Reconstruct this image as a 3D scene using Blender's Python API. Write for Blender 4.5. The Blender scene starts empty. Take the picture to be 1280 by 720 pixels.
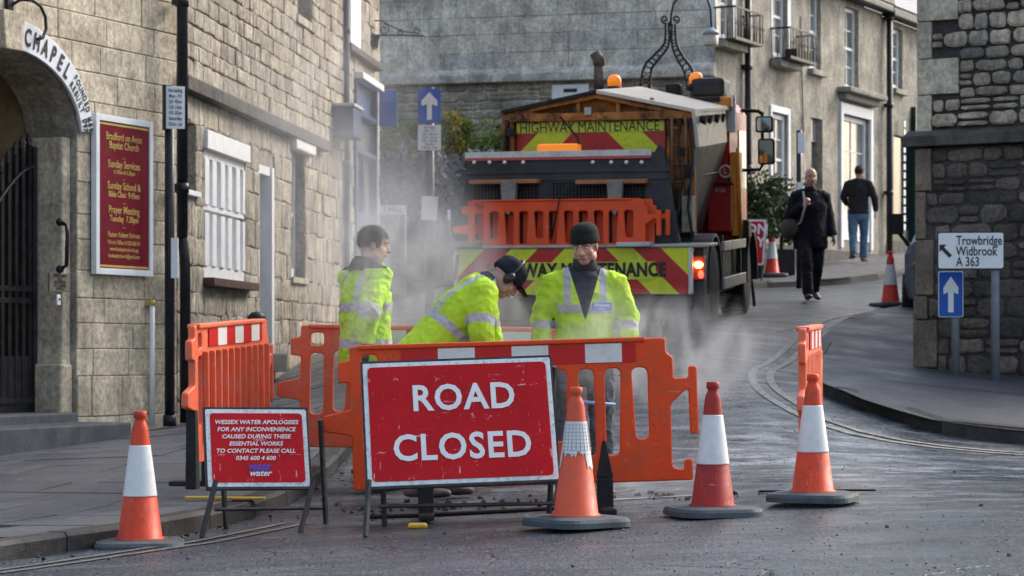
import bpy, bmesh, math, random
import numpy as np
from mathutils import Vector, Matrix, Euler, noise
R = math.radians
rnd = random.Random(7)
scene = bpy.context.scene
COL = scene.collection
# ---------------------------------------------------------------- camera
CAM_H, F, HY = 0.95, 3000.0, 440.0
cam_d = bpy.data.cameras.new('camera'); cam = bpy.data.objects.new('camera', cam_d); COL.objects.link(cam)
cam.location = (0, 0, CAM_H); cam.rotation_euler = (R(90), 0, 0)
cam_d.sensor_width = 36; cam_d.lens = F / 1280 * 36; cam_d.shift_y = 80 / 1280
cam_d.clip_start = .1; cam_d.clip_end = 6000
cam_d.dof.use_dof = True; cam_d.dof.focus_distance = 13.6; cam_d.dof.aperture_fstop = 5.6
scene.camera = cam
# ---------------------------------------------------------------- sky, sun, exposure
SUN_EL, SUN_AZ = R(38), R(52)          # azimuth clockwise from +Y (the way the camera looks)
world = bpy.data.worlds.new('World'); scene.world = world; world.use_nodes = True
wn = world.node_tree; bg = wn.nodes['Background']
sky = wn.nodes.new('ShaderNodeTexSky'); sky.sky_type = 'NISHITA'; sky.sun_disc = False
sky.sun_elevation = SUN_EL; sky.sun_rotation = SUN_AZ; sky.air_density = 1.2; sky.dust_density = 4.0; sky.ozone_density = 1.0
hs = wn.nodes.new('ShaderNodeHueSaturation'); hs.inputs['Saturation'].default_value = .8
wn.links.new(sky.outputs[0], hs.inputs['Color']); wn.links.new(hs.outputs[0], bg.inputs[0]); bg.inputs[1].default_value = .15
sl = bpy.data.lights.new('sun', 'SUN'); sl.energy = 0.9; sl.angle = R(20); sl.color = (1, .97, .92)
so = bpy.data.objects.new('sun', sl); COL.objects.link(so)
sd = Vector((math.sin(SUN_AZ) * math.cos(SUN_EL), math.cos(SUN_AZ) * math.cos(SUN_EL), math.sin(SUN_EL)))
so.rotation_euler = sd.to_track_quat('Z', 'Y').to_euler()
scene.view_settings.view_transform = 'Standard'; scene.view_settings.look = 'None'
scene.view_settings.gamma = 1; scene.view_settings.exposure = 1.15
try:
    scene.cycles.volume_step_rate = 3.0; scene.cycles.volume_max_steps = 48
    scene.cycles.volume_bounces = 1; scene.cycles.max_bounces = 6; scene.cycles.use_denoising = True
except Exception: pass

# ---------------------------------------------------------------- helpers
def W(px, py, Y): return Vector(((px - 640) / F * Y, Y, CAM_H + (HY - py) / F * Y))
def proj(p): return (640 + F * p[0] / p[1], HY - F * (p[2] - CAM_H) / p[1]) if p[1] > .5 else (-9999, -9999)

class MB:
    def __init__(s): s.v = []; s.f = []; s.m = []; s.s = []
    def add(s, vs, fs, mi=0, sm=False):
        o = len(s.v); s.v += [tuple(v) for v in vs]
        for f in fs: s.f.append(tuple(i + o for i in f)); s.m.append(mi); s.s.append(sm)
        return s
    def box(s, x0, x1, y0, y1, z0, z1, mi=0, M=None):
        vs = [(x, y, z) for z in (z0, z1) for y in (y0, y1) for x in (x0, x1)]
        if M is not None: vs = [M @ Vector(v) for v in vs]
        return s.add(vs, [(0, 2, 3, 1), (4, 5, 7, 6), (0, 1, 5, 4), (2, 6, 7, 3), (0, 4, 6, 2), (1, 3, 7, 5)], mi)
    def hexa(s, q0, q1, mi=0):      # two quads, any corners
        vs = list(q0) + list(q1)
        return s.add(vs, [(3, 2, 1, 0), (4, 5, 6, 7), (0, 1, 5, 4), (1, 2, 6, 5), (2, 3, 7, 6), (3, 0, 4, 7)], mi)
    def prism(s, poly, y0, y1, mi=0):    # poly in xz
        n = len(poly); vs = [(x, y0, z) for x, z in poly] + [(x, y1, z) for x, z in poly]
        fs = [tuple(range(n)), tuple(range(2 * n - 1, n - 1, -1))] + [(i, i + n, (i + 1) % n + n, (i + 1) % n) for i in range(n)]
        return s.add(vs, fs, mi)
    def tube(s, pts, r, seg=10, mi=0, sm=True, cap=True, right=None, round_=False):
        pts = [Vector(p) for p in pts]; n = len(pts)
        rr = [(x if isinstance(x, tuple) else (x, x)) for x in (r if isinstance(r, list) else [r] * n)]
        if round_:      # soft ends
            t0 = (pts[0] - pts[1]).normalized(); t1 = (pts[-1] - pts[-2]).normalized()
            a, b = rr[0], rr[-1]
            pts = [pts[0] + t0 * min(a) * .9, pts[0] + t0 * min(a) * .6] + pts + [pts[-1] + t1 * min(b) * .6, pts[-1] + t1 * min(b) * .9]
            rr = [(a[0] * .4, a[1] * .4), (a[0] * .8, a[1] * .8)] + rr + [(b[0] * .8, b[1] * .8), (b[0] * .4, b[1] * .4)]; n = len(pts)
        vs = []
        ref = Vector(right) if right else None; last = None
        for i, p in enumerate(pts):
            t = (pts[min(i + 1, n - 1)] - pts[max(i - 1, 0)])
            t = t.normalized() if t.length > 1e-9 else Vector((0, 0, 1))
            if ref is not None: a = ref - t * ref.dot(t)
            elif last is not None: a = last - t * last.dot(t)
            else:
                a = Vector((0, 0, 1)).cross(t)
                if a.length < .1: a = Vector((1, 0, 0)) - t * t.x
            if a.length < 1e-4: a = Vector((0, 1, 0)) - t * t.y
            a.normalize(); last = a; b = t.cross(a)
            for k in range(seg):
                w = 2 * math.pi * k / seg
                vs.append(p + a * math.cos(w) * rr[i][0] + b * math.sin(w) * rr[i][1])
        fs = [(i * seg + k, i * seg + (k + 1) % seg, (i + 1) * seg + (k + 1) % seg, (i + 1) * seg + k) for i in range(n - 1) for k in range(seg)]
        s.add(vs, fs, mi, sm)
        if cap:
            o = len(s.v) - n * seg
            s.f.append(tuple(o + k for k in reversed(range(seg)))); s.m.append(mi); s.s.append(False)
            s.f.append(tuple(o + (n - 1) * seg + k for k in range(seg))); s.m.append(mi); s.s.append(False)
        return s
    def lathe(s, prof, seg=24, mi=0, c=(0, 0, 0), sm=True, M=None):    # prof [(r,z)]
        vs = []; n = len(prof)
        for r_, z in prof:
            for k in range(seg):
                w = 2 * math.pi * k / seg; vs.append(Vector((c[0] + r_ * math.cos(w), c[1] + r_ * math.sin(w), c[2] + z)))
        if M is not None: vs = [M @ v for v in vs]
        fs = [(i * seg + k, i * seg + (k + 1) % seg, (i + 1) * seg + (k + 1) % seg, (i + 1) * seg + k) for i in range(n - 1) for k in range(seg)]
        fs += [tuple(reversed(range(seg))), tuple((n - 1) * seg + k for k in range(seg))]
        return s.add(vs, fs, mi, sm)
    def ball(s, c, r, seg=14, rings=9, mi=0, M=None):
        r = r if isinstance(r, (tuple, list)) else (r, r, r); vs = []
        c = Vector(c)
        def put(v):
            v = Vector((v[0] * r[0], v[1] * r[1], v[2] * r[2])); return c + (M @ v if M is not None else v)
        for i in range(1, rings):
            a = math.pi * i / rings
            for k in range(seg):
                w = 2 * math.pi * k / seg; vs.append(put((math.sin(a) * math.cos(w), math.sin(a) * math.sin(w), math.cos(a))))
        vs += [put((0, 0, 1)), put((0, 0, -1))]; T, B = len(vs) - 2, len(vs) - 1
        fs = [(i * seg + k, (i + 1) * seg + k, (i + 1) * seg + (k + 1) % seg, i * seg + (k + 1) % seg) for i in range(rings - 2) for k in range(seg)]
        fs += [(T, k, (k + 1) % seg) for k in range(seg)] + [(B, (rings - 2) * seg + (k + 1) % seg, (rings - 2) * seg + k) for k in range(seg)]
        return s.add(vs, fs, mi, True)
    def mesh(s, name, mats):
        me = bpy.data.meshes.new(name); me.from_pydata(s.v, [], s.f)
        for m in (mats if isinstance(mats, list) else [mats]): me.materials.append(m)
        me.polygons.foreach_set('material_index', s.m); me.polygons.foreach_set('use_smooth', s.s); me.update()
        return me
    def build(s, name, mats, parent=None, bevel=0, loc=None, rot=None):
        return link(name, s.mesh(name, mats), parent, bevel, loc, rot)

def link(name, me, parent=None, bevel=0, loc=None, rot=None):
    o = bpy.data.objects.new(name, me); COL.objects.link(o)
    if parent is not None: o.parent = parent
    if loc is not None: o.location = loc
    if rot is not None: o.rotation_euler = rot
    if bevel:
        b = o.modifiers.new('bevel', 'BEVEL'); b.width = bevel; b.segments = 2; b.limit_method = 'ANGLE'; b.angle_limit = R(40)
    return o
def tag(o, label=None, cat=None, group=None, kind=None):
    if label: o['label'] = label
    if cat: o['category'] = cat
    if group: o['group'] = group
    if kind: o['kind'] = kind
    return o
def thing(name, label, cat, loc=(0, 0, 0), rotz=0, group=None):
    o = bpy.data.objects.new(name, None); COL.objects.link(o); o.empty_display_size = .2
    o.location = loc; o.rotation_euler = (0, 0, rotz); return tag(o, label, cat, group)
def frame_thing(name, label, cat, O, xa, up, group=None):     # local x along xa, z along up, -y faces out
    x = xa.normalized(); z = (up - x * up.dot(x)).normalized(); y = z.cross(x)
    o = thing(name, label, cat, group=group)
    M = Matrix((x, y, z)).transposed().to_4x4(); M.translation = O; o.matrix_world = M; return o
def dup_tree(o, parent=None):
    c = o.copy(); COL.objects.link(c)
    if parent is not None: c.parent = parent; c.matrix_parent_inverse = o.matrix_parent_inverse.copy()
    for ch in list(o.children):
        if ch.name in bpy.data.objects: dup_tree(ch, c)
    return c
DG = lambda: bpy.context.evaluated_depsgraph_get()
def bake(obj):      # evaluated mesh of a temp object, which is removed
    COL.objects.link(obj) if obj.name not in COL.objects else None
    dg = DG(); dg.update(); me = bpy.data.meshes.new_from_object(obj.evaluated_get(dg), preserve_all_data_layers=True, depsgraph=dg)
    data = obj.data; bpy.data.objects.remove(obj)
    return me
def rpoly(pts, rad, n=4):      # rounded polygon
    out = []; N = len(pts)
    for i in range(N):
        p = Vector(pts[i]); a = Vector(pts[i - 1]) - p; b = Vector(pts[(i + 1) % N]) - p
        r_ = rad[i] if isinstance(rad, (list, tuple)) else rad
        r_ = min(r_, a.length * .45, b.length * .45); a.normalize(); b.normalize()
        if r_ < 1e-5: out.append(tuple(p)); continue
        p0, p1 = p + a * r_, p + b * r_
        for k in range(n + 1):
            t = k / n; out.append(tuple(p0 * (1 - t) ** 2 + p * 2 * t * (1 - t) + p1 * t * t))
    return out
def rrect(x0, x1, z0, z1, r=.02, n=4): return rpoly([(x0, z0), (x1, z0), (x1, z1), (x0, z1)], r, n)
def plate(name, outer, holes, thick, bevel, mat, smooth=False):      # flat panel with holes in the xz plane, centred on y=0
    cu = bpy.data.curves.new(name, 'CURVE'); cu.dimensions = '2D'; cu.fill_mode = 'BOTH'
    cu.extrude = max(thick / 2 - bevel, .0005); cu.bevel_depth = bevel; cu.bevel_resolution = 1; cu.offset = -bevel
    for pl in [outer] + list(holes):
        sp = cu.splines.new('POLY'); sp.points.add(len(pl) - 1)
        for i, (x, z) in enumerate(pl): sp.points[i].co = (x, z, 0, 1)
        sp.use_cyclic_u = True
    me = bake(bpy.data.objects.new(name, cu)); me.name = name
    me.transform(Matrix.Rotation(R(90), 4, 'X')); me.materials.clear(); me.materials.append(mat)
    return me
def text(body, size, parent, loc, mat, align='CENTER', bold=0, shear=0, sx=1.0, name='lettering', spacing=1.0, line=1.0, rot=(0, 0, 0), depth=.0008):
    cu = bpy.data.curves.new(name, 'FONT'); cu.body = body; cu.size = size; cu.align_x = align; cu.align_y = 'CENTER'
    cu.extrude = depth; cu.offset = bold * size; cu.shear = shear; cu.space_character = spacing; cu.space_line = line; cu.resolution_u = 3
    me = bake(bpy.data.objects.new(name, cu)); me.name = name
    me.transform(Matrix.Rotation(R(90), 4, 'X') @ Matrix.Diagonal((sx, 1, 1, 1))); me.materials.clear(); me.materials.append(mat)
    o = link(name, me, parent); o.location = loc; o.rotation_euler = rot; return o

# ---------------------------------------------------------------- materials
def nd(nt, t, **kw):
    n = nt.nodes.new('ShaderNode' + t)
    for k, v in kw.items():
        if isinstance(v, tuple) and len(v) == 2 and hasattr(v[0], 'outputs'): nt.links.new(v[0].outputs[v[1]], n.inputs[k.replace('_', ' ')])
        elif k in n.inputs or k.replace('_', ' ') in n.inputs: n.inputs[k if k in n.inputs else k.replace('_', ' ')].default_value = v
        else: setattr(n, k, v)
    return n
def mth(nt, op, a, b=None, c=None, clamp=False):
    n = nt.nodes.new('ShaderNodeMath'); n.operation = op; n.use_clamp = clamp
    for i, x in enumerate((a, b, c)):
        if x is None: continue
        if isinstance(x, (int, float)): n.inputs[i].default_value = x
        else: nt.links.new(x, n.inputs[i])
    return n.outputs[0]
def mixc(nt, f, a, b, mode='MIX'):
    n = nt.nodes.new('ShaderNodeMix'); n.data_type = 'RGBA'; n.blend_type = mode
    for i, x in ((0, f), (6, a), (7, b)):
        if isinstance(x, (int, float)): n.inputs[i].default_value = x
        elif isinstance(x, tuple): n.inputs[i].default_value = (*x[:3], 1)
        else: nt.links.new(x, n.inputs[i])
    return n.outputs[2]
def noise_(nt, vec, scale, detail=4, rough=.6, stretch=None):
    if stretch:
        mp = nt.nodes.new('ShaderNodeMapping'); mp.inputs['Scale'].default_value = stretch; nt.links.new(vec, mp.inputs[0]); vec = mp.outputs[0]
    n = nt.nodes.new('ShaderNodeTexNoise'); n.inputs['Scale'].default_value = scale; n.inputs['Detail'].default_value = detail; n.inputs['Roughness'].default_value = rough
    nt.links.new(vec, n.inputs['Vector']); return n.outputs['Fac']
def mr(nt, x, a, b, c=0., d=1.):
    n = nt.nodes.new('ShaderNodeMapRange'); n.inputs[1].default_value = a; n.inputs[2].default_value = b; n.inputs[3].default_value = c; n.inputs[4].default_value = d
    nt.links.new(x, n.inputs[0]); return n.outputs[0]
def bump_(nt, h, strength, dist, bsdf, prev=None):
    b = nt.nodes.new('ShaderNodeBump'); b.inputs['Strength'].default_value = strength; b.inputs['Distance'].default_value = dist
    nt.links.new(h, b.inputs['Height'])
    if prev: nt.links.new(prev, b.inputs['Normal'])
    nt.links.new(b.outputs[0], bsdf.inputs['Normal']); return b.outputs[0]
def newmat(name):
    m = bpy.data.materials.new(name); m.use_nodes = True; nt = m.node_tree; return m, nt, nt.nodes['Principled BSDF']
def coord(nt, obj=False):
    if obj: return nt.nodes.new('ShaderNodeTexCoord').outputs['Object']
    return nt.nodes.new('ShaderNodeNewGeometry').outputs['Position']
MATS = {}
def P(name, col, rough=.6, var=.2, scale=5, bump=.15, bs=60, metal=0, dirt=0, dcol=(.05, .045, .04), obj=False, spec=.3, dstretch=None, dscale=7, bd=.002, chips=0, ccol=(.75, .35, .22)):
    if name in MATS: return MATS[name]
    m, nt, b = newmat(name); co = coord(nt, obj)
    n1 = noise_(nt, co, scale, 5, .6)
    c = mixc(nt, mr(nt, n1, .3, .7), tuple(x * (1 - var) for x in col), tuple(min(1, x * (1 + var)) for x in col))
    if dirt:
        d = mth(nt, 'MULTIPLY', mr(nt, noise_(nt, co, dscale, 6, .75, dstretch), .48, .68), dirt, clamp=True)
        c = mixc(nt, d, c, dcol)
    if chips:
        s1 = mr(nt, noise_(nt, co, 7, 6, .8, (1, 1, 6)), .63, .66); s2 = mr(nt, noise_(nt, co, 7, 6, .8, (6, 1, 1)), .63, .66); s3 = mr(nt, noise_(nt, co, 26, 5, .8), .62, .66)
        c = mixc(nt, mth(nt, 'MULTIPLY', mth(nt, 'MAXIMUM', s1, s2), chips, clamp=True), c, ccol); c = mixc(nt, mth(nt, 'MULTIPLY', s3, chips, clamp=True), c, (.05, .03, .025))
    nt.links.new(c, b.inputs['Base Color'])
    nt.links.new(mr(nt, noise_(nt, co, scale * 3, 3), .3, .7, max(.03, rough - .1), min(1, rough + .1)), b.inputs['Roughness'])
    b.inputs['Metallic'].default_value = metal; b.inputs['Specular IOR Level'].default_value = spec
    if bump: bump_(nt, noise_(nt, co, bs, 4, .6), bump, bd, b)
    MATS[name] = m; return m
def stone_mat(name, cols, streak=.5, scol=(.06, .055, .05), bump=.5, grime=.3, rough=.88, fine=70, pit=.4):
    m, nt, b = newmat(name); co = coord(nt); g = nt.nodes.new('ShaderNodeNewGeometry'); oi = nt.nodes.new('ShaderNodeObjectInfo')
    r_ = mth(nt, 'FRACT', mth(nt, 'ADD', g.outputs['Random Per Island'], oi.outputs['Random']))
    cr = nt.nodes.new('ShaderNodeValToRGB'); nt.links.new(r_, cr.inputs[0]); el = cr.color_ramp.elements
    while len(el) < len(cols): el.new(.5)
    for i, c in enumerate(cols): el[i].position = i / (len(cols) - 1); el[i].color = (*c, 1)
    c = cr.outputs[0]
    n1 = noise_(nt, co, 3, 6, .65); n2 = noise_(nt, co, 22, 5, .7)
    c = mixc(nt, 1, c, mixc(nt, mr(nt, n1, .32, .68), (.62, .6, .58), (1.28, 1.25, 1.2)), 'MULTIPLY')
    c = mixc(nt, 1, c, mixc(nt, mr(nt, n2, .34, .66), (.62, .61, .6), (1.28, 1.27, 1.25)), 'MULTIPLY')
    st = mth(nt, 'MULTIPLY', mr(nt, noise_(nt, co, 4, 6, .75, (3, 3, .4)), .47, .66), streak, clamp=True)
    c = mixc(nt, st, c, scol)
    gr = mth(nt, 'MULTIPLY', mr(nt, noise_(nt, co, 1.1, 6, .7), .5, .66), grime, clamp=True)
    c = mixc(nt, gr, c, (.12, .11, .10))
    p = mth(nt, 'MULTIPLY', mr(nt, noise_(nt, co, 45, 3, .8), .6, .7), pit, clamp=True)
    c = mixc(nt, p, c, (.05, .045, .04))
    nt.links.new(c, b.inputs['Base Color']); b.inputs['Roughness'].default_value = rough; b.inputs['Specular IOR Level'].default_value = .25
    h = mth(nt, 'ADD', noise_(nt, co, fine, 4, .7), mth(nt, 'MULTIPLY', n2, 1.6))
    bump_(nt, h, bump, .012, b); return m
def plain(name, col, rough=.5, metal=0, spec=.5, emit=0):
    if name in MATS: return MATS[name]
    m, nt, b = newmat(name); b.inputs['Base Color'].default_value = (*col, 1); b.inputs['Roughness'].default_value = rough
    b.inputs['Metallic'].default_value = metal; b.inputs['Specular IOR Level'].default_value = spec
    if emit: b.inputs['Emission Color'].default_value = (*col, 1); b.inputs['Emission Strength'].default_value = emit
    MATS[name] = m; return m

BLACK = P('black_iron', (.015, .015, .018), .45, .4, 8, .3, 40, dirt=.3, dcol=(.06, .055, .05))
DPIPE = P('pipe_paint', (.012, .014, .02), .4, .3, 4, .2, 20, dirt=.3, dcol=(.07, .065, .06))
WHITE = P('white_paint', (.72, .73, .74), .5, .06, 6, .1, 30, dirt=.3, dcol=(.35, .34, .32), dstretch=(3, 3, .7))
NAVY = P('blue_paint', (.014, .038, .11), .45, .3, 5, .15, 30, dirt=.3, dcol=(.12, .13, .16))
GLASS = P('dark_glass', (.03, .035, .04), .06, .3, 1.5, 0, spec=.9)
PALEGLASS = P('pale_glass', (.16, .17, .17), .08, .5, 1.2, 0, spec=.9)
# ---------------------------------------------------------------- ground heights: thin plate spline through surveyed points
CP = [(-2.03, 13.1, -.10), (.34, 12.9, .0), (1.12, 13.45, .03), (1.74, 13.9, .07), (-2.75, 12.2, -.15), (-1.8, 13.8, -.09), (-1.25, 17, .1),
      (-1.35, 20, .3), (-1.45, 25, .6), (-1.2, 31, 1.15), (0, 15.6, .02), (1, 17, .17), (1, 19.5, .48), (1, 22, .82), (1.6, 25.5, 1.17), (2.4, 28.5, 1.4),
      (3.9, 32, 1.62), (5.0, 32, 1.55), (4.2, 39.5, 2.1), (7, 43, 2.45), (3.4, 19, .3), (2.55, 19.5, .52), (3.9, 23.5, .70), (4.8, 22.5, .58), (5.3, 31, 1.42),
      (4.05, 38, 1.97), (6.8, 41, 2.28), (-3.1, 22.1, .17), (-2.66, 26, .5), (-2.45, 28, .75), (-3.75, 20.6, .10), (-4.5, 17, -.03), (0, 8, -.02), (5, 9, .0),
      (-5, 8, -.15), (9, 16, .1), (9, 24, .6), (0, 2, 0), (0, 34, 1.75), (0, 40, 2.1), (10, 52, 3.2), (0, 52, 3.0), (-6, 34, 1.2), (14, 40, 2.2), (-8, 24, .2), (12, 10, 0), (-8, 4, -.1), (8, 3, 0)]
_A = np.array(CP); _n = len(_A)
def _U(r2): return np.where(r2 > 1e-9, .5 * r2 * np.log(np.maximum(r2, 1e-9)), 0)
_K = _U(((_A[:, None, :2] - _A[None, :, :2]) ** 2).sum(-1)) + np.eye(_n) * .15
_Pm = np.hstack([np.ones((_n, 1)), _A[:, :2]])
_S = np.linalg.solve(np.block([[_K, _Pm], [_Pm.T, np.zeros((3, 3))]]), np.concatenate([_A[:, 2], np.zeros(3)]))
def gz(x, y):
    x = min(max(x, -8), 14); y = min(max(y, 2), 52)
    r2 = (_A[:, 0] - x) ** 2 + (_A[:, 1] - y) ** 2
    return float(_S[:_n] @ _U(r2) + _S[_n] + _S[_n + 1] * x + _S[_n + 2] * y)
# ================================================================ GROUND
# kerb lines (road edge), as plan polylines
KL = [(-6.5, 9.6), (-4.0, 11.2), (-2.75, 12.35), (-1.95, 13.5), (-1.6, 14.5), (-1.38, 15.6), (-1.25, 17), (-1.2, 19), (-1.25, 22), (-1.3, 25), (-1.15, 29), (-.95, 33), (-.8, 36.5)]
WL = [(-9.5, 11.5), (-5.9, 16), (-4.62, 18.7), (-3.80, 20.55), (-3.094, 22.1), (-3.0, 22.9), (-2.9, 23.8), (-2.78, 24.9), (-2.66, 26), (-2.5, 27.4), (-2.36, 28.6), (-2.1, 31), (-1.86, 33.1)]
KR = [(9.0, 16.6), (6.5, 17.9), (4.9, 18.5), (3.95, 18.75), (3.25, 19.0), (2.85, 19.4), (2.62, 20.0), (2.58, 21.0), (2.72, 22.5), (3.1, 24.5), (3.75, 27.0), (4.6, 29.8), (5.5, 32.5), (7.0, 36.0), (9.5, 40.5)]
WR = [(9.0, 20.6), (6.6, 22.0), (4.95, 22.95), (4.3, 23.33), (3.98, 23.52), (4.05, 23.9), (4.2, 24.8), (4.35, 25.7), (4.5, 26.6), (4.75, 28.0), (5.1, 29.8), (5.55, 31.0), (6.1, 32.9), (7.6, 36.2), (10.2, 40.5)]
KF = [(-.6, 35.6), (1.2, 36.0), (3.0, 36.6), (4.1, 38.0), (5.2, 38.6), (6.0, 39.6), (7.0, 41.2), (8.6, 43.6), (11.5, 48.0)]
WF = [(-2.6, 40.9), (.4, 40.2), (3.35, 39.4), (3.9, 40.4), (5.0, 42.5), (6.0, 44.3), (6.9, 46.0), (8.6, 49.0), (11.5, 54.2)]
def lerp2(a, b, t): return (a[0] + (b[0] - a[0]) * t, a[1] + (b[1] - a[1]) * t)
def resample(pl, n):
    L = [0]
    for a, b in zip(pl, pl[1:]): L.append(L[-1] + math.dist(a, b))
    out = []
    for k in range(n + 1):
        d = L[-1] * k / n; i = max(j for j in range(len(L) - 1) if L[j] <= d + 1e-9)
        out.append(lerp2(pl[i], pl[i + 1], (d - L[i]) / max(1e-9, L[i + 1] - L[i])))
    return out
KERB_H = .105
def pave_z(x, y): return gz(x, y) + KERB_H

# --- road asphalt: dusty worn aggregate, damp patches, pale streaks painted in for sky glare
m, nt, b = newmat('asphalt'); co = coord(nt)
n_big = noise_(nt, co, .55, 5, .6); n_mid = noise_(nt, co, 1.5, 7, .75, (.7, 1.6, 1)); n_f = noise_(nt, co, 48, 3, .8, (1, .3, 1)); n_ff = noise_(nt, co, 75, 2, .6, (1, .25, 1))
c = mixc(nt, mr(nt, n_big, .4, .6), (.016, .023, .030), (.036, .048, .059))
c = mixc(nt, mr(nt, n_mid, .5, .62, 0, .65), c, (.10, .125, .15))
c = mixc(nt, mr(nt, n_f, .52, .62, 0, .45), c, (.15, .18, .21)); c = mixc(nt, mr(nt, n_ff, .40, .49, .55, 0), c, (.010, .012, .016))
cr_ = nt.nodes.new('ShaderNodeTexVoronoi'); cr_.feature = 'DISTANCE_TO_EDGE'; cr_.inputs['Scale'].default_value = .6
wv = nt.nodes.new('ShaderNodeVectorMath'); wv.operation = 'ADD'
nc = nt.nodes.new('ShaderNodeTexNoise'); nc.inputs['Scale'].default_value = 1.6; nc.inputs['Detail'].default_value = 6; nt.links.new(co, nc.inputs['Vector'])
nt.links.new(co, wv.inputs[0]); nt.links.new(nc.outputs['Color'], wv.inputs[1]); nt.links.new(wv.outputs[0], cr_.inputs['Vector'])
crk = mth(nt, 'MULTIPLY', mr(nt, cr_.outputs['Distance'], 0, .012, 1, 0), mr(nt, n_big, .5, .6))
c = mixc(nt, mth(nt, 'MULTIPLY', crk, .85), c, (.012, .012, .014))
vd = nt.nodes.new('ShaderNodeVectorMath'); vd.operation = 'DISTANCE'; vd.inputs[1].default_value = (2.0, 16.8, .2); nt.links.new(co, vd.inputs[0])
region = mr(nt, vd.outputs['Value'], 1.0, 6.5, 1, 0)
wet = mth(nt, 'MULTIPLY', mr(nt, noise_(nt, co, 1.3, 7, .7, (.8, 1.7, 1)), .46, .58), region, clamp=True)
wet = mth(nt, 'MAXIMUM', wet, mth(nt, 'MULTIPLY', mr(nt, noise_(nt, co, .5, 5, .7), .56, .66), .5))
c = mixc(nt, mth(nt, 'MULTIPLY', wet, .4), c, (.03, .035, .045))
glare_tint = mth(nt, 'MULTIPLY', mr(nt, noise_(nt, co, 2.6, 8, .8, (.7, 2.0, 1)), .5, .6), mr(nt, vd.outputs['Value'], .6, 4.2, 1, 0), clamp=True)
c = mixc(nt, mth(nt, 'MULTIPLY', glare_tint, .85), c, (.30, .325, .37))  # sky glare on the mid road, mixed into the base colour as pale streaks
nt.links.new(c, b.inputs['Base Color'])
nt.links.new(mixc(nt, wet, mr(nt, mth(nt, 'ADD', n_mid, mth(nt, 'MULTIPLY', n_big, .6)), .62, .95, .55, .3), (.2, .2, .2)), b.inputs['Roughness']); nt.links.new(mr(nt, wet, 0, 1, .22, .6), b.inputs['Specular IOR Level'])
hb = mth(nt, 'SUBTRACT', mth(nt, 'ADD', mth(nt, 'MULTIPLY', n_f, 1.0), mth(nt, 'MULTIPLY', noise_(nt, co, 35, 3, .6), 1.2)), mth(nt, 'MULTIPLY', crk, 2.0))
hb = mth(nt, 'MULTIPLY', hb, mth(nt, 'SUBTRACT', 1, mth(nt, 'MULTIPLY', wet, .78))); bump_(nt, hb, .8, .010, b); ASPHALT = m

xs = sorted(set([-3000, -900, -300, -100, -40, -20, -12] + [round(-8 + .22 * i, 3) for i in range(101)] + [18, 25, 45, 100, 300, 900, 3000]))
ys = sorted(set([-3000, -900, -200, -50, -15, -5, 0, 4] + [round(8 + .22 * i, 3) for i in range(205)] + [58, 70, 100, 200, 500, 1500, 4000]))
ground = MB(); vs = [(x, y, gz(x, y) if (-14 < x < 20 and y < 60) or True else 0) for y in ys for x in xs]
nx = len(xs); ground.add(vs, [(j * nx + i, j * nx + i + 1, (j + 1) * nx + i + 1, (j + 1) * nx + i) for j in range(len(ys) - 1) for i in range(nx - 1)], 0, True)
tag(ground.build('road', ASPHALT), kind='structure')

def band(name, A, B, zf, mat, nt_=4, skirt=.2, kind='structure', nseg=None):
    n = nseg or 90; a, bb = resample(A, n), resample(B, n); mb = MB(); vs = []
    for i in range(n + 1):
        for j in range(nt_ + 1):
            x, y = lerp2(a[i], bb[i], j / nt_); vs.append((x, y, zf(x, y)))
    w = nt_ + 1
    mb.add(vs, [(i * w + j, (i + 1) * w + j, (i + 1) * w + j + 1, i * w + j + 1) for i in range(n) for j in range(nt_)], 0, True)
    return tag(mb.build(name, mat), kind=kind)
PAVBED = P('joint_dirt', (.035, .034, .035), .85, .4, 8, .5, 60)
m, nt, b = newmat('paving_stone'); co = coord(nt); g = nt.nodes.new('ShaderNodeNewGeometry'); oi = nt.nodes.new('ShaderNodeObjectInfo')
rr_ = mth(nt, 'FRACT', mth(nt, 'ADD', g.outputs['Random Per Island'], oi.outputs['Random']))
c = mixc(nt, rr_, (.05, .056, .068), (.088, .096, .112)); c = mixc(nt, mr(nt, noise_(nt, co, 2.5, 6, .7), .42, .66), c, (.07, .07, .075))
c = mixc(nt, mr(nt, noise_(nt, co, 90, 3, .7), .55, .75), c, (.24, .24, .25))
nt.links.new(c, b.inputs['Base Color']); nt.links.new(mr(nt, noise_(nt, co, 3, 5), .35, .65, .6, .4), b.inputs['Roughness'])
bump_(nt, mth(nt, 'ADD', noise_(nt, co, 60, 4, .7), noise_(nt, co, 9, 4, .6)), .5, .006, b); SLAB = m
pl = band('left_pavement', [(x - .02, y) for x, y in KL], [(x - .1, y) for x, y in WL], lambda x, y: pave_z(x, y) - .014, PAVBED, 10)
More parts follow.
